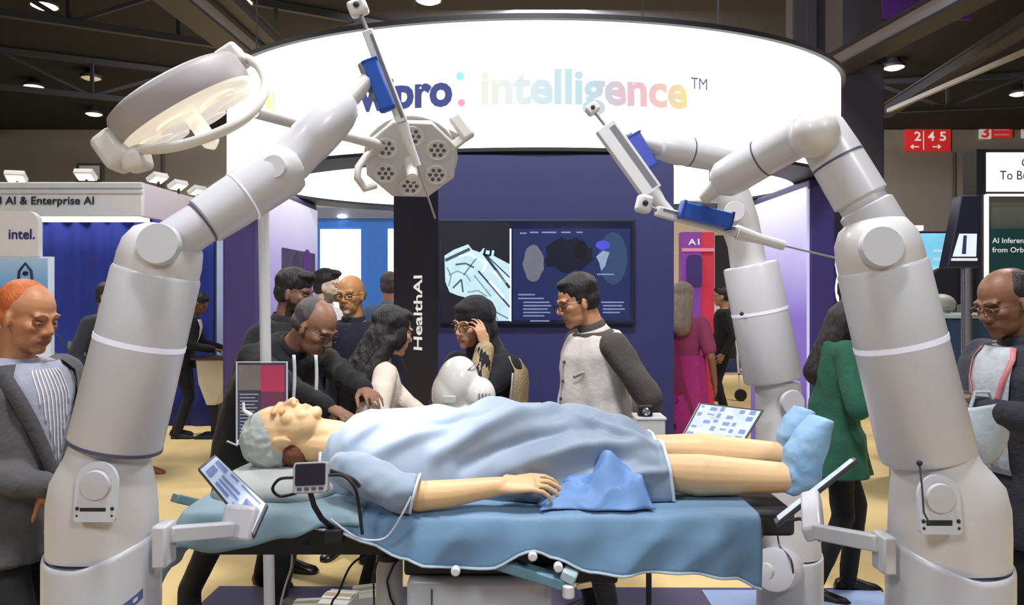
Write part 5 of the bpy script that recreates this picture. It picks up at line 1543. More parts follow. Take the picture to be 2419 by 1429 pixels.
# ---------------------------------------------------------------- vital-sign monitor and cables
V = Thing('vital_monitor', 'small white-rimmed vital-sign monitor on a black gooseneck at the table edge', 'monitor', P(735, 1170, 2.0))
d = 1.98
mfr = frame(P(733, 1128, d), (1, .02, .04), (-.04, .25, 1))
cs = V.part('casing', MB().prism(rrect(.094, .082, .010), .026, mfr @ Matrix.Translation((0, 0, -.026))), mat('monitor_casing', s2l(170, 168, 174), 0.4), bevel=.003)
V.sub(cs, 'screen', MB().prism(rrect(.080, .056, .005), .002, mfr @ Matrix.Translation((0, .008, .0))), mat('monitor_screen', s2l(44, 36, 48), 0.2, emit=.02, coat=.5))
for k in range(4):
    V.sub(cs, 'button', MB().box(mfr @ Vector((-.028 + k * .019, -.028, .002)), (.012, .004, .007)), mat('monitor_button', s2l(90, 86, 100), 0.4), bevel=.001)
V.part('gooseneck', MB().tube([P(733, 1164, d + .01), P(742, 1195, d + .02), P(760, 1225, d + .05), P(790, 1250, d + .10)], .0075, 10), M_black)
V.part('rail_clamp', MB().box(P(792, 1262, 2.07), (.05, .05, .04)), M_black, bevel=.005)
def cable(pts, r, label, m=None, group='cables under the table'):
    ps = [Vector(p) for p in pts]
    # Catmull-Rom through the points
    out = []
    for i in range(len(ps) - 1):
        p0_ = ps[max(i - 1, 0)]; p1_ = ps[i]; p2_ = ps[i + 1]; p3_ = ps[min(i + 2, len(ps) - 1)]
        for k in range(8):
            t_ = k / 8
            out.append(.5 * ((2 * p1_) + (p2_ - p0_) * t_ + (2 * p0_ - 5 * p1_ + 4 * p2_ - p3_) * t_ ** 2 + (3 * p1_ - p0_ - 3 * p2_ + p3_) * t_ ** 3))
    out.append(ps[-1])
    o = MB().tube(out, r, 8).build('cable', m or M_black, None)
    return tag(o, label, 'cable', group)
cable([P(692, 1128, 1.98), P(660, 1132, 1.99), P(644, 1155, 2.0), P(662, 1172, 2.02), P(700, 1165, 2.02)], .0042, 'black cable looping back into the small monitor')
cable([P(776, 1122, 1.99), P(812, 1124, 2.0), P(838, 1152, 2.0), P(848, 1200, 2.02), P(856, 1262, 2.02)], .0048, 'black cable falling from the small monitor across the drape')
cable([P(780, 1112, 2.04), P(830, 1130, 2.03), P(850, 1150, 2.03)], .006, 'short thick black lead behind the small monitor')
cable([P(972, 1172, 2.03), P(950, 1215, 2.02), P(920, 1262, 2.03), P(890, 1276, 2.03), P(840, 1268, 2.03), P(780, 1225, 2.04)], .0032, 'pale grey sensor lead curving from the sleeve', mat('pale_lead', s2l(196, 200, 212), .4))
cable([P(690, 1300, 2.30), P(688, 1340, 2.3), P(672, 1390, 2.32), P(660, 1450, 2.34), P(655, 1560, 2.36)], .0035, 'white cable hanging beside the lamp post', mat('pale_lead', s2l(196, 200, 212), .4))
cable([P(950, 1300, 2.32), P(880, 1306, 2.30), P(830, 1335, 2.28), P(800, 1400, 2.26), P(780, 1440, 2.26), P(760, 1600, 2.28)], .0035, 'black cable arching up to the silver cylinder')
cable([P(1130 - 230, 1300, 2.22), P(884, 1360, 2.22), P(884, 1440, 2.22), P(886, 1600, 2.24)], .003, 'black cable dropping straight beside the silver cylinder')
cable([P(1862, 1232, 1.98), P(1892, 1226, 1.97), P(1912, 1250, 1.95), P(1938, 1278, 1.93)], .0048, 'black cable behind the edge-on tablet')
cable([P(1836, 1248, 2.825), P(1842, 1290, 2.80), P(1868, 1320, 2.72), P(1872, 1370, 2.72), P(1848, 1392, 2.74)], .0035, 'thin dark cable drooping over the motor drum', M_dgrey)
# handrail gear under the head end
GR = Thing('table_clamp', 'black clamp with a silver rod under the head end drape', 'clamp', P(740, 1280, 2.2))
GR.part('block', MB().box(P(738, 1275, 2.2), (.06, .06, .05)), M_black, bevel=.008)
GR.part('rod', MB().tube([P(748, 1276, 2.18), P(842, 1292, 2.16)], .007, 12), M_chrome)
GR.part('knob', MB().sph(P(722, 1270, 2.15), .02), M_black)
GR.part('lever', MB().bar(P(830, 1290, 2.17), P(930, 1294, 2.17), .035, .03, (0, 0, 1)), M_black, bevel=.008)
# white crates on the floor under the table
random.seed(8)
for k, (px, py, d, sx, sy, sz, ry, lb_) in enumerate(((878, 1392, 3.12, .15, .14, .26, .3, 'white carton with taped lid behind the silver cylinder'), (800, 1408, 2.92, .12, .14, .26, -.15, 'white carton leaning before the taller white carton'), (728, 1425, 3.34, .13, .13, .24, .1, 'small white carton nearest the lamp post'))):
    p = P(px, py, d)
    top_z = p.z
    rot = Matrix.Rotation(ry, 3, 'Z')
    t = Thing('carton', lb_, 'box', (p.x, p.y, 0.014), 'cartons under the table')
    t.part('body', MB().box((p.x, p.y, .014 + (top_z - .014) / 2), (sx, sy, top_z - .014), rot), mat('carton_white', s2l(214, 210, 204), 0.7), bevel=.006)
    t.part('flap', MB().box((p.x, p.y, top_z + .003), (sx * .98, sy * .46, .005), rot), mat('carton_flap', s2l(232, 228, 220), 0.7), smooth=False)
    t.part('tape', MB().box((p.x, p.y, top_z + .006), (sx * 1.0, .03, .002), rot), mat('carton_tape', s2l(190, 176, 150), 0.4), smooth=False)
# white rounded robot head beyond the patient
WH = Thing('robot_head', 'glossy white rounded robot console head beyond the patient\'s chest', 'robot', (X(1095, 2.95), 2.95, 0))
M_gloss = mat('gloss_white', s2l(238, 236, 230), 0.25, coat=.5)
d = 2.95
wb = MB()
wb.sph(P(1080, 905, d), (.085, .09, .11), Matrix.Rotation(R(12), 3, 'Y'), 28, 18)
wb.sph(P(1062, 930, d), (.072, .085, .10), None, 28, 18)
wb.cap(P(1084, 870, d), P(1110, 892, d - .02), .045, .035, 20)
wb.sph(P(1134, 935, d - .02), (.062, .075, .075), None, 28, 18)
wb.cap(P(1066, 985, d), P(1130, 985, d - .02), .078, .07, 22)
o = blob('shell', wb, .006, M_gloss, WH.o, smooth=6)
o.matrix_parent_inverse = Matrix.Translation(-Vector(WH.o.location))
WH.part('column', MB().lathe((X(1095, d), d, 0.02), (0, 0, 1), [(.07, 0), (.07, z(985, d))], 24), M_rob)
WH.part('base', MB().lathe((X(1095, d), d, 0.0), (0, 0, 1), [(.24, 0.014), (.24, .04), (.08, .08), (.0005, .08)], 28), M_rob)
for k in range(4):
    WH.part('vent_slot', MB().box(P(1132 + k * 8, 945, d - .099), (.006, .01, .05)), M_grey, smooth=False)
WH.part('service_cover', MB().box(P(1062, 944, d - .082), (.05, .012, .03)), mat('pale_cover', s2l(206, 204, 200), .4), bevel=.004)
WH.part('seam_ring', MB().tube([P(1106, 872, d) + Vector((.04 * math.cos(k * PI / 12) * .8, -.02 + .04 * math.sin(k * PI / 12), .03 * math.cos(k * PI / 12))) for k in range(24)], .003, 6, closed=True), M_grey)
# white box and camera by the vest man
t = Thing('instrument_box', 'white instrument box behind the patient\'s knees', 'box', (X(1540, 3.05), 3.05, 0))
p = P(1538, 992, 3.05)
t.part('body', MB().box((p.x, 3.1, p.z - .06), (.115, .12, .12)), mat('box_white', s2l(222, 218, 216), .5), bevel=.006)
t.part('stand', MB().tube([(p.x, 3.1, .03), (p.x, 3.1, p.z - .12)], .012, 12), M_black)
t.part('stand_foot', MB().lathe((p.x, 3.1, .0145), (0, 0, 1), [(.11, 0), (.11, .012), (.02, .02), (.0005, .02)], 20), M_black)
t.part('lid', MB().box((p.x, 3.1, p.z + .006), (.125, .13, .012)), M_white, bevel=.004)
t = Thing('small_camera', 'small dark camera lying on the white instrument box', 'camera', (p.x - .02, 3.08, p.z + .012))
t.part('body', MB().box((p.x - .02, 3.08, p.z + .034), (.06, .04, .044)), M_black, bevel=.006)
t.part('lens', MB().lathe((p.x - .02, 3.06, p.z + .034), (0, -1, 0), [(.016, 0), (.016, .014), (.011, .016), (.0005, .012)], 18), M_chrome)

# ================================================================ people
def ik(a, t, l1, l2, pole):
    a = Vector(a); t = Vector(t)
    d = t - a; L = min(d.length, (l1 + l2) * .995)
    d = d.normalized()
    t = a + d * L
    x = (l1 * l1 - l2 * l2 + L * L) / (2 * L)
    h = math.sqrt(max(0, l1 * l1 - x * x))
    p = Vector(pole); p = p - d * p.dot(d)
    p = p.normalized() if p.length > 1e-6 else basis(d).col[0]
    return a + d * x + p * h, t
RINGS_M = [(.80, 0, .105, .165), (.90, -.005, .115, .172), (1.00, 0, .112, .160), (1.10, .004, .108, .150), (1.22, .005, .118, .160), (1.32, 0, .116, .176), (1.385, -.008, .092, .165), (1.425, -.012, .068, .10), (1.45, -.014, .058, .07)]
RINGS_F = [(.80, 0, .105, .168), (.90, -.005, .115, .172), (1.00, 0, .102, .148), (1.10, .0, .092, .128), (1.22, .012, .110, .142), (1.30, .008, .108, .152), (1.37, -.008, .082, .140), (1.415, -.012, .060, .085), (1.44, -.014, .050, .058)]
class Person:
    def __init__(s, label, px, d, yaw, height=1.72, lean=0, female=False, belly=0.0, wide=1.0, group=None, lens=None):
        s.root = bpy.data.objects.new('person', None)
        COL.objects.link(s.root)
        s.root.empty_display_size = .05
        s.root.location = ((px - CX) / F * d, d, 0.0 if d > 4.05 or abs((px - CX) / F * d) > 1.7 else 0.014)
        s.root.rotation_euler = (0, 0, R(yaw))
        s.sc = height / 1.72
        s.root.scale = (s.sc,) * 3
        s.root['label'] = label; s.root['category'] = 'person'
        if group:
            s.root['group'] = group
        s.W = Matrix.Translation(s.root.location) @ Matrix.Rotation(R(yaw), 4, 'Z') @ Matrix.Scale(s.sc, 4)
        s.I = s.W.inverted()
        s.lean = R(lean) if abs(lean) > .1 else R(.1)
        s.rings = [(z_, cx_ + belly * math.exp(-((z_ - 1.04) / .16) ** 2) * .6, (rx + belly * math.exp(-((z_ - 1.04) / .16) ** 2) * .6) * (1 + (wide - 1) * .5), ry * wide) for z_, cx_, rx, ry in (RINGS_F if female else RINGS_M)]
        s.female = female
        sw = (.160 if female else .180) * wide
        s.sh = {1: s.U((-.012, sw, 1.352)), -1: s.U((-.012, -sw, 1.352))}
        s.px = d
    def loc(s, px, py, d):
        return s.I @ P(px, py, d)
    def U(s, p):
        x, y, zz = p
        z0 = .92
        if zz <= z0:
            return Vector(p)
        q = zz - z0; k = .30
        th = s.lean * min(q / k, 1)
        qq = min(q, k)
        Xs = k / s.lean * (1 - math.cos(s.lean * qq / k)); Zs = k / s.lean * math.sin(s.lean * qq / k)
        if q > k:
            Xs += (q - k) * math.sin(s.lean); Zs += (q - k) * math.cos(s.lean)
        return Vector((Xs + x * math.cos(th), y, z0 + Zs - x * math.sin(th)))
    def ringat(s, zz):
        rs = s.rings
        if zz <= rs[0][0]:
            return rs[0][1:]
        for a, b in zip(rs, rs[1:]):
            if zz <= b[0]:
                k = (zz - a[0]) / (b[0] - a[0])
                return tuple(a[i] + (b[i] - a[i]) * k for i in (1, 2, 3))
        return rs[-1][1:]
    def surf(s, ang, zz, off=0.0):
        cx_, rx, ry = s.ringat(zz)
        return s.U((cx_ + (rx + off) * math.cos(ang), (ry + off) * math.sin(ang), zz))
    def torso(s, mb, z0, z1, grow, flare=0.0, n=24):
        rings = []
        zs = [z0 + (z1 - z0) * i / 14 for i in range(15)]
        for zz in zs:
            g = grow + flare * max(0, (.95 - zz)) 
            rings.append([s.surf(2 * PI * j / n, zz, g) for j in range(n)])
        mb.rings(rings)
    def pose_head(s, yaw=0, pitch=0, roll=0, fwd=.0, size=1.0):
        nb = s.U((-.012, 0, 1.43))
        rot = Matrix.Rotation(R(yaw), 3, 'Z') @ Matrix.Rotation(R(pitch), 3, 'Y') @ Matrix.Rotation(R(roll), 3, 'X')
        half = Matrix.Rotation(R(yaw * .5), 3, 'Z') @ Matrix.Rotation((s.lean + R(pitch)) * .5, 3, 'Y')
        hc = nb + half @ Vector((.028 + fwd, 0, .150))
        s.H = (Matrix.Translation(hc) @ rot.to_4x4()) @ Matrix.Scale(size, 4)
        s.nb = nb
        return s
    def arm(s, side, target, pole=(-1, 0, -.3)):
        e, w = ik(s.sh[side], target, .285, .255, Vector(pole) + Vector((0, side * .35, 0)))
        setattr(s, 'arm%d' % (side > 0), (s.sh[side], e, w))
        return s
    def rest_arm(s, side, fwd=.04, out=.26, zz=.86):
        return s.arm(side, (fwd, side * out, zz))
    def build_body(s, skin, lip=None, brow=(40, 30, 26), beard=None, bcol=(26, 22, 22), stubble=1.0, hands=None, voxel=.0065, nose=1.0, jaw=1.0, eye=True, extra=None):
        mb = MB()
        head_prims(mb, s.H, nose=nose, jaw=jaw * (.92 if s.female else 1))
        nr_ = .047 if s.female else .056
        mb.cap(s.H @ Vector((-.025, 0, -.05)), s.nb, nr_, nr_ * 1.08, 16)
        mb.cap(s.nb, s.U((-.005, 0, 1.34)), nr_ * 1.08, .08, 16)
        s.torso(mb, 1.10, 1.42, -.022)
        for i, side in ((1, 1), (0, -1)):
            sh_, e, w = getattr(s, 'arm%d' % i)
            mb.cap(sh_, e, .042, .036, 14); mb.cap(e, w, .036, .024, 14)
            mb.cap(s.U((0, side * .08, 1.36)), sh_, .05, .045, 12)
            hd_ = (hands or {}).get(side, {})
            fdir = (w - e).normalized()
            dirv = hd_.get('dir', fdir)
            palm = hd_.get('palm', Vector((0, -side, 0)) if abs(fdir.z) > .5 else Vector((0, 0, -1)))
            hand_prims(mb, w + Vector(dirv).normalized() * .01, dirv, palm, hd_.get('side', -side), hd_.get('curl', .4), .98 if not s.female else .9, hd_.get('spread', .08), hd_.get('thumb', .5))
        lip = lip or tuple(int(c * f) for c, f in zip(skin, (.80, .66, .66)))
        hp_ = head_post(s.H); hcen = s.H.translation
        o = blob('body', mb, voxel, M_skin, s.root, smooth=2 if voxel < .008 else 1, post=lambda p, n: hp_(p, n) if (p - hcen).length < .17 else p,
                 paint=head_paint(s.H, skin, lip, brow, beard, bcol, stubble, extra))
        s.body = o
        if eye:
            eyes(o, s.H, skin=skin)
        return o
    def top(s, name, m, z0=.82, z1=1.43, grow=.014, sleeves='long', sgrow=1.0, fold=.006, voxel=.011, flare=.15, collar=None, fseed=0.0):
        mb = MB()
        s.torso(mb, z0, z1, grow, flare)
        for i, side in ((1, 1), (0, -1)):
            sh_, e, w = getattr(s, 'arm%d' % i)
            if sleeves == 'none':
                continue
            mb.cap(s.U((-.01, side * .09, 1.365)), sh_, .045 + grow * .5, .060 * sgrow, 14)
            if sleeves == 'short':
                q = sh_.lerp(e, .75); mb.cap(sh_, q, .064 * sgrow, .060 * sgrow, 16)
            else:
                mb.cap(sh_, e, .064 * sgrow, .053 * sgrow, 16)
                mb.cap(e, w.lerp(e, .06), .053 * sgrow, .041 * sgrow, 16)
        s.torso_o = blob(name, mb, voxel, m, s.root, smooth=3, fold=fold, fscale=8.5, fseed=fseed)
        return s.torso_o
    def sleeves(s, m, sgrow=1.0, fold=.006, voxel=.011, name='sleeve', fseed=0.0):
        for i, side in ((1, 1), (0, -1)):
            sh_, e, w = getattr(s, 'arm%d' % i)
            mb = MB()
            mb.cap(s.U((-.01, side * .13, 1.36)), sh_, .055, .062 * sgrow, 14)
            mb.cap(sh_, e, .066 * sgrow, .055 * sgrow, 16); mb.cap(e, w.lerp(e, .06), .055 * sgrow, .042 * sgrow, 16)
            blob(name, mb, voxel, m, s.root, smooth=3, fold=fold, fscale=9, fseed=fseed + i)
    def legs(s, m, shoe_m, feet=None, zhip=.90, r=1.0, voxel=.012, shoes=True, name='trousers', fold=.005):
        feet = feet or {1: ((-.0, .10), 8), -1: ((.0, -.10), -8)}
        mb = MB()
        s.torso(mb, .80, .98, .006)
        mb.sph((0, 0, .84), (.11, .16, .09))
        for side in (1, -1):
            (fx_, fy_), turn = feet[side]
            hip = Vector((-.0, side * .085, .88)); an = Vector((fx_, fy_, .085))
            k_, an = ik(hip, an, .415, .41, (1, 0, 0))
            mb.cap(hip, k_, .086 * r, .064 * r, 18); mb.cap(k_, an, .064 * r, .050 * r, 18); mb.cap(an, Vector((an.x, an.y, .05)), .050 * r, .052 * r, 14)
            if shoes:
                sm = MB()
                c, sn = math.cos(R(turn)), math.sin(R(turn))
                f = Vector((c, sn, 0)); l = Vector((-sn, c, 0)); o_ = Vector((an.x, an.y, 0))
                rings = []
                for (t_, w_, h_) in ((-.075, .020, .035), (-.06, .032, .065), (-.01, .036, .085), (.05, .038, .070), (.11, .044, .050), (.16, .040, .038), (.185, .022, .022)):
                    ring_ = []
                    for j in range(16):
                        a = 2 * PI * j / 16
                        ring_.append(o_ + f * t_ + l * w_ * math.cos(a) + Vector((0, 0, max(.0, h_ / 2 + h_ / 2 * math.sin(a) * 1.05))))
                    rings.append(ring_)
                sm.rings(rings)
                sm.build('shoe', shoe_m, s.root, angle=70)
        blob(name, mb, voxel, m, s.root, smooth=3, fold=fold, fscale=9)
    def hair(s, m, prims, voxel=.007, fold=.005, fscale=30, name='hair', body_prims=(), smooth=2, keep=None):
        mb = MB()
        r3 = s.H.to_3x3().normalized()
        for c, r in prims:
            mb.sph(s.H @ Vector(c), r, r3, 22, 14)
        for a, b, ra, rb in body_prims:
            mb.cap(a, b, ra, rb, 16)
        return blob(name, mb, voxel, m, s.root, smooth=smooth, fold=fold, fscale=fscale, fseed=s.px, stretch=(1, 1, .5))
    def patch(s, name, m, fn, z0, z1, off, n=14, k=8, thick=.003):
        """strip riding on the torso: fn(z) gives (angle0, angle1)"""
        def g(u, v):
            zz = z0 + (z1 - z0) * u
            a0, a1 = fn(zz)
            return s.surf(a0 + (a1 - a0) * v, zz, off)
        return MB().grid(g, n, k).build(name, m, s.root, solid=thick, angle=80)
    def strip(s, name, m, pts, w, parent=None):
        """flat ribbon through points on the torso: (angle, z, off)"""
        L, Rr = [], []
        P3 = [s.surf(*p) for p in pts]
        mb = MB()
        for i, p in enumerate(P3):
            t_ = (P3[min(i + 1, len(P3) - 1)] - P3[max(i - 1, 0)]).normalized()
            c = s.U((0, 0, pts[i][1]))
            n_ = (p - c); n_ = (n_ - t_ * n_.dot(t_)).normalized()
            sd = t_.cross(n_)
            mb.v += [p - sd * w / 2, p + sd * w / 2]
            if i:
                q = 2 * i
                mb.f.append((q - 2, q - 1, q + 1, q))
        return mb.build(name, m, parent or s.root, solid=.002)
    def collar(s, m, r=.070, h=.045, parent=None, tilt=.0):
        rings = []
        c0 = s.U((-.012, 0, 1.405)); c1 = s.nb.lerp(s.H @ Vector((-.025, 0, -.05)), .45)
        ax = (c1 - c0).normalized(); mm = basis(ax, (1, 0, 0))
        for t_, rr in ((0, r * 1.12), (h * .5, r * 1.0), (h, r * .94), (h + .002, r * .88), (h * .5, r * .92)):
            rings.append([c0 + ax * (t_ + .012 * math.cos(2 * PI * j / 24) * tilt) + mm @ Vector((rr * math.cos(2 * PI * j / 24), rr * math.sin(2 * PI * j / 24), 0)) for j in range(24)])
        return MB().rings(rings, caps=False).build('collar', m, parent or s.root, angle=70, solid=.002)
SHORT = [((-.022, 0, .050), (.100, .084, .086)), ((-.040, 0, .0), (.075, .083, .075)), ((.030, 0, .098), (.060, .062, .030))]
RINGHAIR = [((-.045, 0, -.002), (.074, .084, .056)), ((-.030, .030, -.01), (.055, .056, .040)), ((-.030, -.030, -.01), (.055, .056, .040))]
def hairm(name, rgb):
    return mat(name, s2l(*rgb), 0.55, var=.35, nscale=50, bump=.5, bscale=170, stretch=(1, 1, .25))
H_black = hairm('black_hair', (26, 23, 26))
H_dkbrown = hairm('dark_brown_hair', (40, 32, 32))
H_grey = hairm('grey_hair', (112, 106, 104))
H_salt = hairm('salt_pepper_hair', (78, 74, 74))
H_henna = hairm('henna_hair', (188, 96, 44))
F_black = fabric('black_wool', (17, 17, 22))
F_blk2 = fabric('black_twill', (24, 23, 30))
F_grey = fabric('grey_wool', (84, 83, 86))
F_charc = fabric('charcoal_twill', (36, 35, 40))
F_white = fabric('white_cotton', (222, 218, 216))
F_stripe = fabric('striped_shirt', (150, 152, 172), var=.3)
S_black = mat('black_leather', s2l(24, 22, 26), .35, coat=.2)
S_brown = mat('brown_leather', s2l(140, 84, 48), .45)
G_black = mat('black_frame', s2l(22, 20, 26), .3)
M_lany = mat('white_lanyard', s2l(206, 206, 214), .6)

# 1 ---- man in grey blazer by the left robot
p = Person('bald man with henna-tinted hair in a grey blazer beside the robot at the table head', 30, 2.55, -14, 1.68, lean=4, belly=.03, wide=1.14)
p.pose_head(0, 16, 0, size=1.0)
p.arm(1, (.17, .30, .93)).arm(-1, p.loc(112, 1150, 2.40))
p.build_body((188, 128, 92), (150, 92, 76), (70, 48, 40), 'moustache', (60, 46, 42), .55, nose=1.15, jaw=1.15, voxel=.006, hands={-1: dict(dir=(.05, .35, -1))})
p.hair(H_henna, [((-.030, 0, .046), (.088, .081, .080)), ((-.048, 0, -.008), (.066, .083, .052))], fold=.002)
p.top('shirt', F_stripe, .90, 1.42, .010, 'none', fold=.002)
jk = p.top('blazer', F_grey, .74, 1.415, .026, 'long', 1.12, fold=.012, flare=.12, fseed=1)
p.patch('shirt_front', F_stripe, lambda z_: (-.05 - .62 * max(0, (z_ - 1.02) / .4), .05 + .62 * max(0, (z_ - 1.02) / .4)), 1.02, 1.42, .034)
for s_ in (-1, 1):
    p.strip('lapel', fabric('grey_wool_dark', (74, 72, 76)), [(s_ * (.06 + .66 * max(0, (z_ - 1.02) / .4)), z_, .040) for z_ in [1.02 + .40 * k / 10 for k in range(11)]], .045)
for k_ in range(-4, 5):
    p.strip('shirt_stripe', F_white, [(k_ * .065 + .01, z_, .0385) for z_ in [1.06 + abs(k_) * .055 + (1.40 - 1.06 - abs(k_) * .055) * k / 8 for k in range(9)]], .004)
p.collar(F_stripe, .074, .026)
p.legs(F_charc, S_black, r=1.12)

# 2 ---- man hidden behind the left robot arm
p = Person('dark-suited man in brown shoes, mostly hidden by the robot at the table head', 246, 6.6, -10, 1.72, lean=3)
p.pose_head(0, 5)
p.rest_arm(1).rest_arm(-1)
p.build_body((190, 140, 104), voxel=.010)
p.hair(H_dkbrown, SHORT, .010)
p.top('jacket', fabric('slate_wool', (52, 54, 66)), .76, 1.42, .02, 'long', 1.1, voxel=.016)
p.legs(fabric('brown_twill', (56, 46, 46)), S_brown, {1: ((.36, .10), 0), -1: ((-.16, -.10), -8)}, voxel=.016)

# 3 ---- suited man leaning on the podium
p = Person('young man in a black suit bending over the cream podium', 432, 8.3, 8, 1.66, lean=16)
p.pose_head(0, 34)
p.arm(1, (.40, .12, 1.02)).arm(-1, (.38, -.14, 1.02))
p.build_body((120, 84, 66), voxel=.010)
p.hair(H_black, SHORT, .010)
p.top('jacket', F_blk2, .80, 1.42, .02, 'long', 1.05, voxel=.016)
p.patch('shirt_front', F_white, lambda z_: (-.4 * max(0, (z_ - 1.1) / .3), .4 * max(0, (z_ - 1.1) / .3)), 1.12, 1.40, .03)
p.legs(F_blk2, S_black, {1: ((-.10, .10), 5), -1: ((-.02, -.12), -5)}, voxel=.016)

# 4 ---- bearded young man behind the lamp post
p = Person('bearded young man in a black jacket looking past the white lamp post', 652, 4.2, -18, 1.77, lean=12, wide=1.1)
p.pose_head(6, 10)
p.arm(1, (.12, .30, .92)).arm(-1, (.18, -.28, .94))
p.build_body((128, 92, 76), (110, 66, 60), (24, 20, 20), 'full', (24, 20, 22), .9, nose=1.1)
p.hair(H_black, [((-.018, 0, .060), (.104, .086, .084)), ((-.040, 0, .0), (.075, .083, .075)), ((.040, 0, .102), (.064, .066, .030))], fold=.006)
p.top('jacket', F_charc, .74, 1.425, .024, 'long', 1.12, fold=.012, fseed=4)
p.collar(F_charc, .078, .05)
p.legs(F_black, S_black, r=1.1)

# 5 ---- bending man with glasses
p = Person('grey-haired man in glasses and black jacket bending low over the patient', 606, 3.60, -30, 1.73, lean=45, wide=1.08)
p.pose_head(8, 34, 0, .01, size=1.04)
p.arm(1, p.loc(948, 985, 2.98), (-.2, .6, -.6)).arm(-1, p.loc(815, 985, 2.98), (-.6, -.6, -.2))
p.build_body((150, 108, 86), (124, 78, 68), (60, 52, 50), 'moustache', (92, 82, 80), .6, nose=1.15, jaw=1.1,
             hands={-1: dict(curl=.5), 1: dict(curl=.4)})
p.hair(H_salt, [((-.036, 0, .040), (.087, .086, .080)), ((-.048, 0, -.006), (.066, .085, .056))], fold=.003)
glasses(p.body, p.H, G_black)
p.top('jacket', F_black, .74, 1.42, .026, 'long', 1.12, fold=.013, fseed=6)
for xx in (694, 746):
    rib = MB().grid(lambda u, v: p.loc(xx - 4 + 8 * v + 2 * math.sin(u * 5), 838 + 150 * u, 3.06), 10, 2)
    rib.build('lanyard', M_lany, p.root, solid=.002)
p.collar(F_black, .074, .045)
p.legs(F_black, mat('brown_boot', s2l(74, 66, 58), .6), {1: ((-.02, .15), 8), -1: ((-.36, -.12), -8)}, r=1.1)

# 6 ---- man with white collar further back
p = Person('black-haired man in white shirt and dark waistcoat before the bright panel', 766, 5.9, -20, 1.81, lean=2)
p.pose_head(10, 0)
p.rest_arm(1).rest_arm(-1)
p.build_body((222, 196, 176), (180, 120, 110), (20, 18, 18), 'full', (30, 26, 26), .75, voxel=.008)
p.hair(H_black, [((-.022, 0, .060), (.102, .085, .084)), ((-.040, 0, .0), (.075, .083, .070)), ((.045, 0, .100), (.060, .060, .030))], .009)
p.top('shirt', F_white, .84, 1.425, .012, 'long', 1.0, voxel=.014)
p.patch('waistcoat', F_blk2, lambda z_: (.16 + .75 * max(0, (z_ - 1.1) / .3), 2 * PI - .16 - .75 * max(0, (z_ - 1.1) / .3)), .86, 1.38, .024, 12, 40, .006)
p.collar(F_white, .070, .05)
p.legs(F_blk2, S_black, voxel=.016)

# 7 ---- bald man with goatee facing us
p = Person('balding man with glasses and white goatee standing behind the long-haired woman', 838, 4.6, -98, 1.75, lean=6)
p.pose_head(-4, 6, size=.98)
p.rest_arm(1).rest_arm(-1)
p.build_body((204, 146, 96), (170, 106, 84), (110, 84, 66), 'goatee', (196, 186, 160), .9, voxel=.007)
p.hair(H_grey, RINGHAIR, .009, fold=.003)
glasses(p.body, p.H, G_black)
p.top('jacket', fabric('navy_jacket', (28, 28, 48)), .80, 1.42, .02, 'long', 1.1, voxel=.014)
p.collar(fabric('navy_jacket', (28, 28, 48)), .072, .04)
p.legs(F_blk2, S_black, voxel=.016)

# 8 ---- man seen from behind in blue-grey shirt
p = Person('man in a blue-grey shirt seen from behind near the azure wall', 918, 6.9, 76, 1.82, lean=2)
p.pose_head(20, 4)
p.rest_arm(1).rest_arm(-1)
p.build_body((186, 140, 112), voxel=.010, eye=False)
p.hair(hairm('dusty_hair', (88, 78, 72)), SHORT, .010)
p.top('shirt', fabric('blue_grey_shirt', (104, 128, 156)), .82, 1.425, .014, 'long', 1.05, voxel=.016)
p.collar(fabric('blue_grey_shirt', (104, 128, 156)), .070, .04)
p.legs(F_charc, S_black, voxel=.016)

# 9 ---- woman with long black hair, back towards us
p = Person('woman with long black hair and white top turned away beside the bending man', 868, 3.55, 24, 1.56, lean=14, female=True)
p.pose_head(10, 14, size=1.05)
p.arm(1, p.loc(1040, 1010, 3.45), (-.3, .5, -.6)).arm(-1, p.loc(1010, 1010, 3.22), (-.5, -.3, -.6))
p.build_body((196, 150, 122), (170, 96, 88), (30, 22, 22))
nbk = p.H
p.hair(H_black, [((-.022, 0, .042), (.108, .094, .094)), ((-.050, 0, -.03), (.085, .094, .09)), ((.030, 0, .090), (.062, .070, .034)), ((.010, .070, -.03), (.045, .022, .07)), ((.010, -.070, -.03), (.045, .022, .07))],
       body_prims=[(nbk @ Vector((-.06, 0, -.06)), p.U((-.13, 0, 1.26)), .085, .085), (nbk @ Vector((-.04, -.06, -.06)), p.U((-.10, -.09, 1.24)), .05, .055), (nbk @ Vector((-.04, .06, -.06)), p.U((-.10, .09, 1.24)), .05, .055),
                   (p.U((-.13, 0, 1.26)), p.U((-.13, -.02, 1.10)), .08, .045)], fold=.008, fscale=18)
p.top('blouse', fabric('cream_blouse', (216, 204, 192)), .80, 1.40, .014, 'long', 1.0, fold=.008, fseed=9)
p.legs(F_black, S_black)

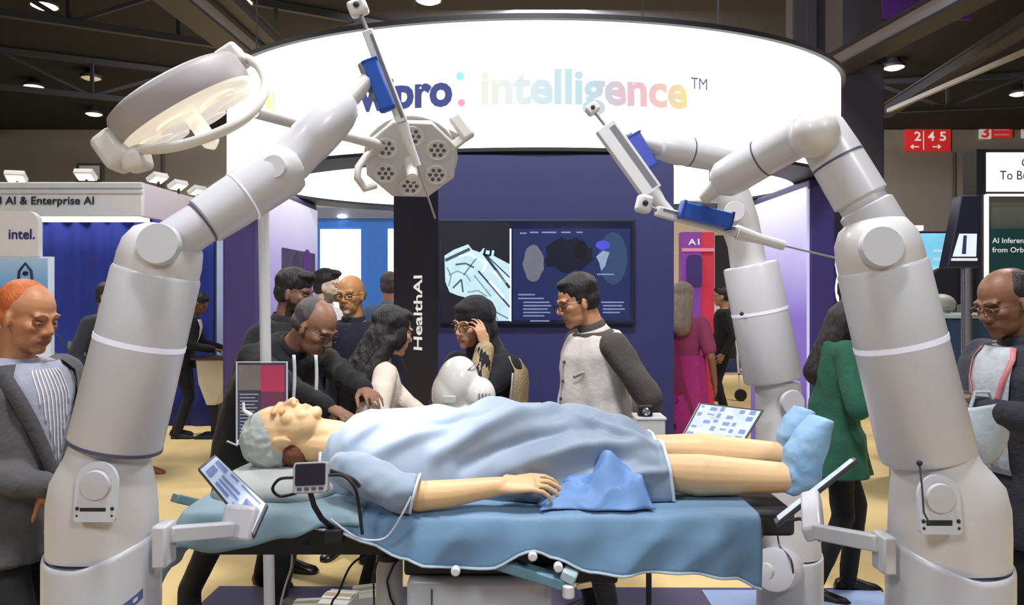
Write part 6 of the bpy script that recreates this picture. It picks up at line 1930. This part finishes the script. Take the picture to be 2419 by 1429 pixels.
# 10 --- woman with black headscarf and raised hand
p = Person('woman in a black headscarf and gold-trimmed dress raising her hand to her cheek', 1150, 3.55, -128, 1.60, lean=10, female=True, wide=1.08)
p.pose_head(-6, 12, -6, size=1.0)
p.arm(1, p.loc(1146, 822, 3.34), (.3, .0, -2)).arm(-1, (.28, -.06, 1.02), (-.4, -.6, -.5))
p.build_body((206, 156, 124), (176, 86, 84), (40, 26, 24), hands={1: dict(dir=p.I.to_3x3() @ Vector((-.25, .05, 1)), palm=p.I.to_3x3() @ Vector((-.6, .5, 0)), curl=.5, side=-1)}, voxel=.0055)
glasses(p.body, p.H, mat('brown_frame', s2l(70, 40, 34), .3), False)
nbk = p.H
p.hair(fabric('black_scarf', (24, 22, 28)), [((-.024, 0, .044), (.112, .096, .094)), ((-.048, 0, -.035), (.086, .094, .10)), ((.022, 0, .086), (.064, .074, .032)), ((.004, .074, -.04), (.05, .024, .08)), ((.004, -.074, -.04), (.05, .024, .08))],
       body_prims=[(nbk @ Vector((-.05, 0, -.09)), p.U((-.06, 0, 1.36)), .088, .115), (p.U((-.06, -.06, 1.38)), p.U((-.03, -.14, 1.28)), .07, .06), (p.U((-.06, .06, 1.38)), p.U((-.03, .14, 1.28)), .07, .06)], fold=.007, fscale=14, name='headscarf', smooth=3)
F_gold = mat('gold_brocade', s2l(170, 150, 112), .5, var=.5, nscale=90, bump=.5, bscale=120)
p.top('dress', fabric('black_dress', (24, 23, 30)), .30, 1.40, .018, 'long', 1.1, fold=.007, flare=.10, fseed=3)
p.patch('gold_panel', F_gold, lambda z_: (-.42, .30), 1.06, 1.34, .034, 14, 8)
for k in range(5):
    p.strip('brocade_line', mat('brocade_dark', s2l(50, 42, 36), .6), [(-.42 + .15 * k + .02 * j, 1.07 + .0265 * j, .039) for j in range(11)], .010)
sc_ = p.strip('dupatta_border', F_gold, [(1.75 - .15 * math.sin(k * .3), 1.40 - .06 * k, .085) for k in range(11)], .13)
p.strip('dupatta_trim', mat('silver_thread', s2l(196, 196, 196), .4, metal=.4), [(1.40 - .15 * math.sin(k * .3), 1.40 - .06 * k, .088) for k in range(11)], .02)
mbk = MB(); mbk.cap(p.arm1[1].lerp(p.arm1[2], .35), p.arm1[1].lerp(p.arm1[2], .96), .055, .046, 16)
mbk.build('gold_cuff', F_gold, p.root, angle=60)
p.legs(F_black, S_black)

# 11 --- man in pale waistcoat
p = Person('bespectacled man in a pale Nehru waistcoat over a dark olive kurta', 1420, 3.62, -160, 1.72, lean=9, belly=.055, wide=1.10)
p.pose_head(-4, 18, 0, .02, size=1.0)
p.arm(1, p.loc(1534, 1012, 3.52), p.I.to_3x3() @ Vector((.3, -1, 0))).arm(-1, p.loc(1500, 985, 3.70), (-.4, -1, 0))
p.build_body((202, 146, 108), (172, 104, 90), (34, 26, 24), None, nose=1.15, jaw=1.1, voxel=.0055, extra=lambda q, c: [a * (.86 if (q.z < -.05 and q.x > 0 and abs(q.y) < .08) else 1) for a in c])
p.hair(H_black, [((-.022, 0, .052), (.101, .085, .086)), ((-.040, 0, .0), (.075, .083, .072)), ((.022, .0, .098), (.058, .058, .026)), ((.0, .068, .02), (.03, .014, .035)), ((.0, -.068, .02), (.03, .014, .035))], fold=.004)
glasses(p.body, p.H, G_black)
F_vest = fabric('pale_waistcoat', (206, 200, 196), bump=.25)
F_olive = fabric('dark_olive_kurta', (72, 66, 62))
p.sleeves(F_olive, 1.08, .009, fseed=2)
p.top('kurta', F_olive, .62, 1.42, .010, 'none', fold=.004)
vs = p.top('waistcoat', F_vest, .80, 1.41, .030, 'none', fold=.009, flare=.10, fseed=7)
p.collar(F_vest, .078, .028)
p.collar(F_olive, .070, .058)
for k in range(5):
    q = p.surf(.02, .94 + .09 * k, .036)
    MB().sph(q, .0075, n=10, m=6).build('button', mat('brown_button', s2l(74, 62, 60), .4), vs)
p.strip('placket', fabric('waistcoat_edge', (184, 178, 176)), [(-.06, .82 + .06 * k, .034) for k in range(10)], .010)
p.strip('pocket_welt', fabric('waistcoat_edge', (184, 178, 176)), [(.42 + .05 * k, 1.235 + .004 * k, .036) for k in range(7)], .016)
p.legs(F_charc, S_black)

# 12 --- woman in pink sari
p = Person('woman in a magenta sari seen from behind beyond the kiosk', 1612, 6.2, 70, 1.72, lean=2, female=True)
p.pose_head(8, 4)
p.rest_arm(1).rest_arm(-1)
p.build_body((150, 108, 88), voxel=.010, eye=False)
p.hair(hairm('ash_brown_hair', (140, 124, 110)), [((-.022, 0, .042), (.104, .090, .090)), ((-.050, 0, -.03), (.085, .092, .09))], .010, body_prims=[(p.H @ Vector((-.06, 0, -.06)), p.U((-.11, 0, 1.33)), .090, .085)], fold=.007, fscale=18)
F_sari = fabric('magenta_sari', (176, 46, 130), var=.25)
p.top('blouse', fabric('rose_blouse', (150, 60, 100)), 1.0, 1.40, .012, 'short', 1.05, voxel=.014)
mb = MB(); rr_ = []
for k in range(12):
    zz = .02 + k * .098
    rr_.append([Vector(((.15 + .06 * (1 - zz)) * math.cos(2 * PI * j / 40) * (1 + .05 * math.sin(j * 5 * 2 * PI / 40 * 2)), (.19 + .06 * (1 - zz)) * math.sin(2 * PI * j / 40) * (1 + .05 * math.sin(j * 5 * 2 * PI / 40 * 2)), zz)) for j in range(40)])
mb.rings(rr_).build('sari', F_sari, p.root, angle=60)
p.strip('pallu', fabric('plum_pallu', (140, 40, 84), var=.2), [(2.2 + .10 * k, 1.40 - .08 * k, .05) for k in range(12)], .22)

# 13 --- woman in green blazer
p = Person('woman with long dark hair in an emerald blazer beside the indigo pillar', 1968, 3.95, -10, 1.66, lean=8, female=True, wide=1.12)
p.pose_head(4, 34, 0, .02, size=1.05)
p.arm(1, (.30, .10, 1.10), (-.5, .5, -.6)).arm(-1, (.24, -.12, 1.10), (-1, -.7, -.3))
p.build_body((176, 126, 102), (150, 80, 78), (30, 22, 22))
nbk = p.H
p.hair(H_dkbrown, [((-.022, 0, .042), (.108, .093, .092)), ((-.050, 0, -.03), (.085, .092, .09)), ((.030, 0, .090), (.062, .070, .034)), ((.020, .072, -.04), (.05, .02, .08)), ((.020, -.072, -.04), (.05, .02, .08))],
       body_prims=[(nbk @ Vector((-.06, 0, -.06)), p.U((-.11, 0, 1.22)), .085, .07), (nbk @ Vector((.0, -.075, -.05)), p.U((.07, -.10, 1.20)), .045, .03), (nbk @ Vector((.0, .075, -.05)), p.U((.07, .10, 1.20)), .045, .03)], fold=.007, fscale=18)
p.top('blazer', fabric('emerald_blazer', (34, 92, 72)), .70, 1.40, .024, 'long', 1.18, fold=.013, flare=.25, fseed=5)
p.strip('bag_strap', fabric('dark_strap', (26, 40, 40)), [(-.9 + .16 * k, 1.40 - .055 * k, .034) for k in range(10)], .02)
p.legs(F_black, S_black, {1: ((.10, .09), 6), -1: ((-.12, -.09), -14)}, r=.92)
# her phone
ph = p.W @ Vector((.37, 0.0, 1.15))
t = Thing('phone', 'dark phone held by the woman in the emerald blazer', 'phone', ph)
t.part('case', MB().prism(rrect(.075, .15, .01), .009, frame(ph, (0, 1, 0), (-.5, 0, .8))), M_black, bevel=.002)
t.part('screen', MB().prism(rrect(.068, .14, .008), .001, frame(ph, (0, 1, 0), (-.5, 0, .8)) @ Matrix.Translation((0, 0, .0092))), mat('phone_glass', s2l(50, 54, 66), .1))

# 14 --- man in denim jacket at the right edge
p = Person('balding man in glasses and dark denim jacket, wearing a red and white lanyard', 2440, 2.74, -172, 1.74, lean=8, belly=.03, wide=1.12)
p.pose_head(0, 20, 0, .01, size=1.0)
p.arm(1, p.loc(2300, 965, 2.45), (-.4, .5, -.8)).arm(-1, p.loc(2275, 950, 2.62), (-.4, -.5, -.8))
p.build_body((126, 86, 66), (112, 66, 56), (34, 26, 24), 'moustache', (30, 26, 26), .8, nose=1.15, jaw=1.1, voxel=.006, hands={1: dict(curl=.55), -1: dict(curl=.55)})
p.hair(H_black, [((-.030, 0, .036), (.086, .085, .080)), ((-.048, 0, -.01), (.066, .085, .056))], fold=.003)
glasses(p.body, p.H, mat('wire_frame', s2l(120, 96, 70), .3, metal=.6), False)
F_denim = fabric('dark_denim', (44, 44, 56), var=.35, bump=.5)
p.top('shirt', fabric('pale_check_shirt', (176, 182, 190), var=.25), .76, 1.42, .012, 'none', fold=.004)
p.top('jacket', F_denim, .70, 1.42, .028, 'long', 1.15, fold=.009, fseed=8)
p.patch('shirt_front', fabric('pale_check_shirt', (176, 182, 190), var=.25), lambda z_: (-.42, .42), .96, 1.42, .036, 16, 10)
for s_ in (-1, 1):
    p.strip('lanyard', mat('red_white_lanyard', s2l(200, 120, 124), .6, var=.4, nscale=60), [(s_ * (.05 + .40 * max(0, (z_ - 1.06) / .36)), z_, .044) for z_ in [1.06 + .36 * k / 10 for k in range(11)]], .018)
p.strip('badge', M_white, [(.0, 1.08 - .02 * k, .050) for k in range(6)], .075)
p.collar(F_denim, .080, .05)
p.legs(F_black, S_black, r=1.1)
wpos = P(2322, 1020, 2.42)
t = Thing('cloth_bag', 'pale grey cloth bag held by the man in the denim jacket', 'bag', (wpos.x, wpos.y, wpos.z - .13))
def bag(u, v):
    a = 2 * PI * u
    r_ = .042 + .022 * math.sin(v * PI) + .008 * math.sin(a * 3 + v * 5)
    return (wpos.x + r_ * math.cos(a) * 1.15, wpos.y + r_ * .5 * math.sin(a), wpos.z - .10 + .19 * v + .01 * math.cos(a))
t.part('sack', MB().grid(bag, 36, 14), mat('bag_grey', s2l(170, 182, 192), .7, var=.12, bump=.3, bscale=30), solid=.003, angle=80)
t.part('handle', MB().tube([(wpos.x - .04, wpos.y, wpos.z + .08), (wpos.x - .025, wpos.y, wpos.z + .13), (wpos.x + .02, wpos.y, wpos.z + .13), (wpos.x + .04, wpos.y, wpos.z + .08)], .006, 8), mat('bag_grey', s2l(170, 182, 192), .7))

# 15 --- distant man near the trolley
p = Person('distant man in black beside the white trolley', 1712, 9.6, 170, 1.70, lean=2)
p.pose_head(0, 6)
p.rest_arm(1).rest_arm(-1, .2, .24, 1.0)
p.build_body((170, 124, 100), voxel=.012)
p.hair(H_black, SHORT, .012)
p.top('jacket', F_blk2, .78, 1.42, .02, 'long', 1.1, voxel=.018)
p.legs(F_black, S_black, voxel=.018)
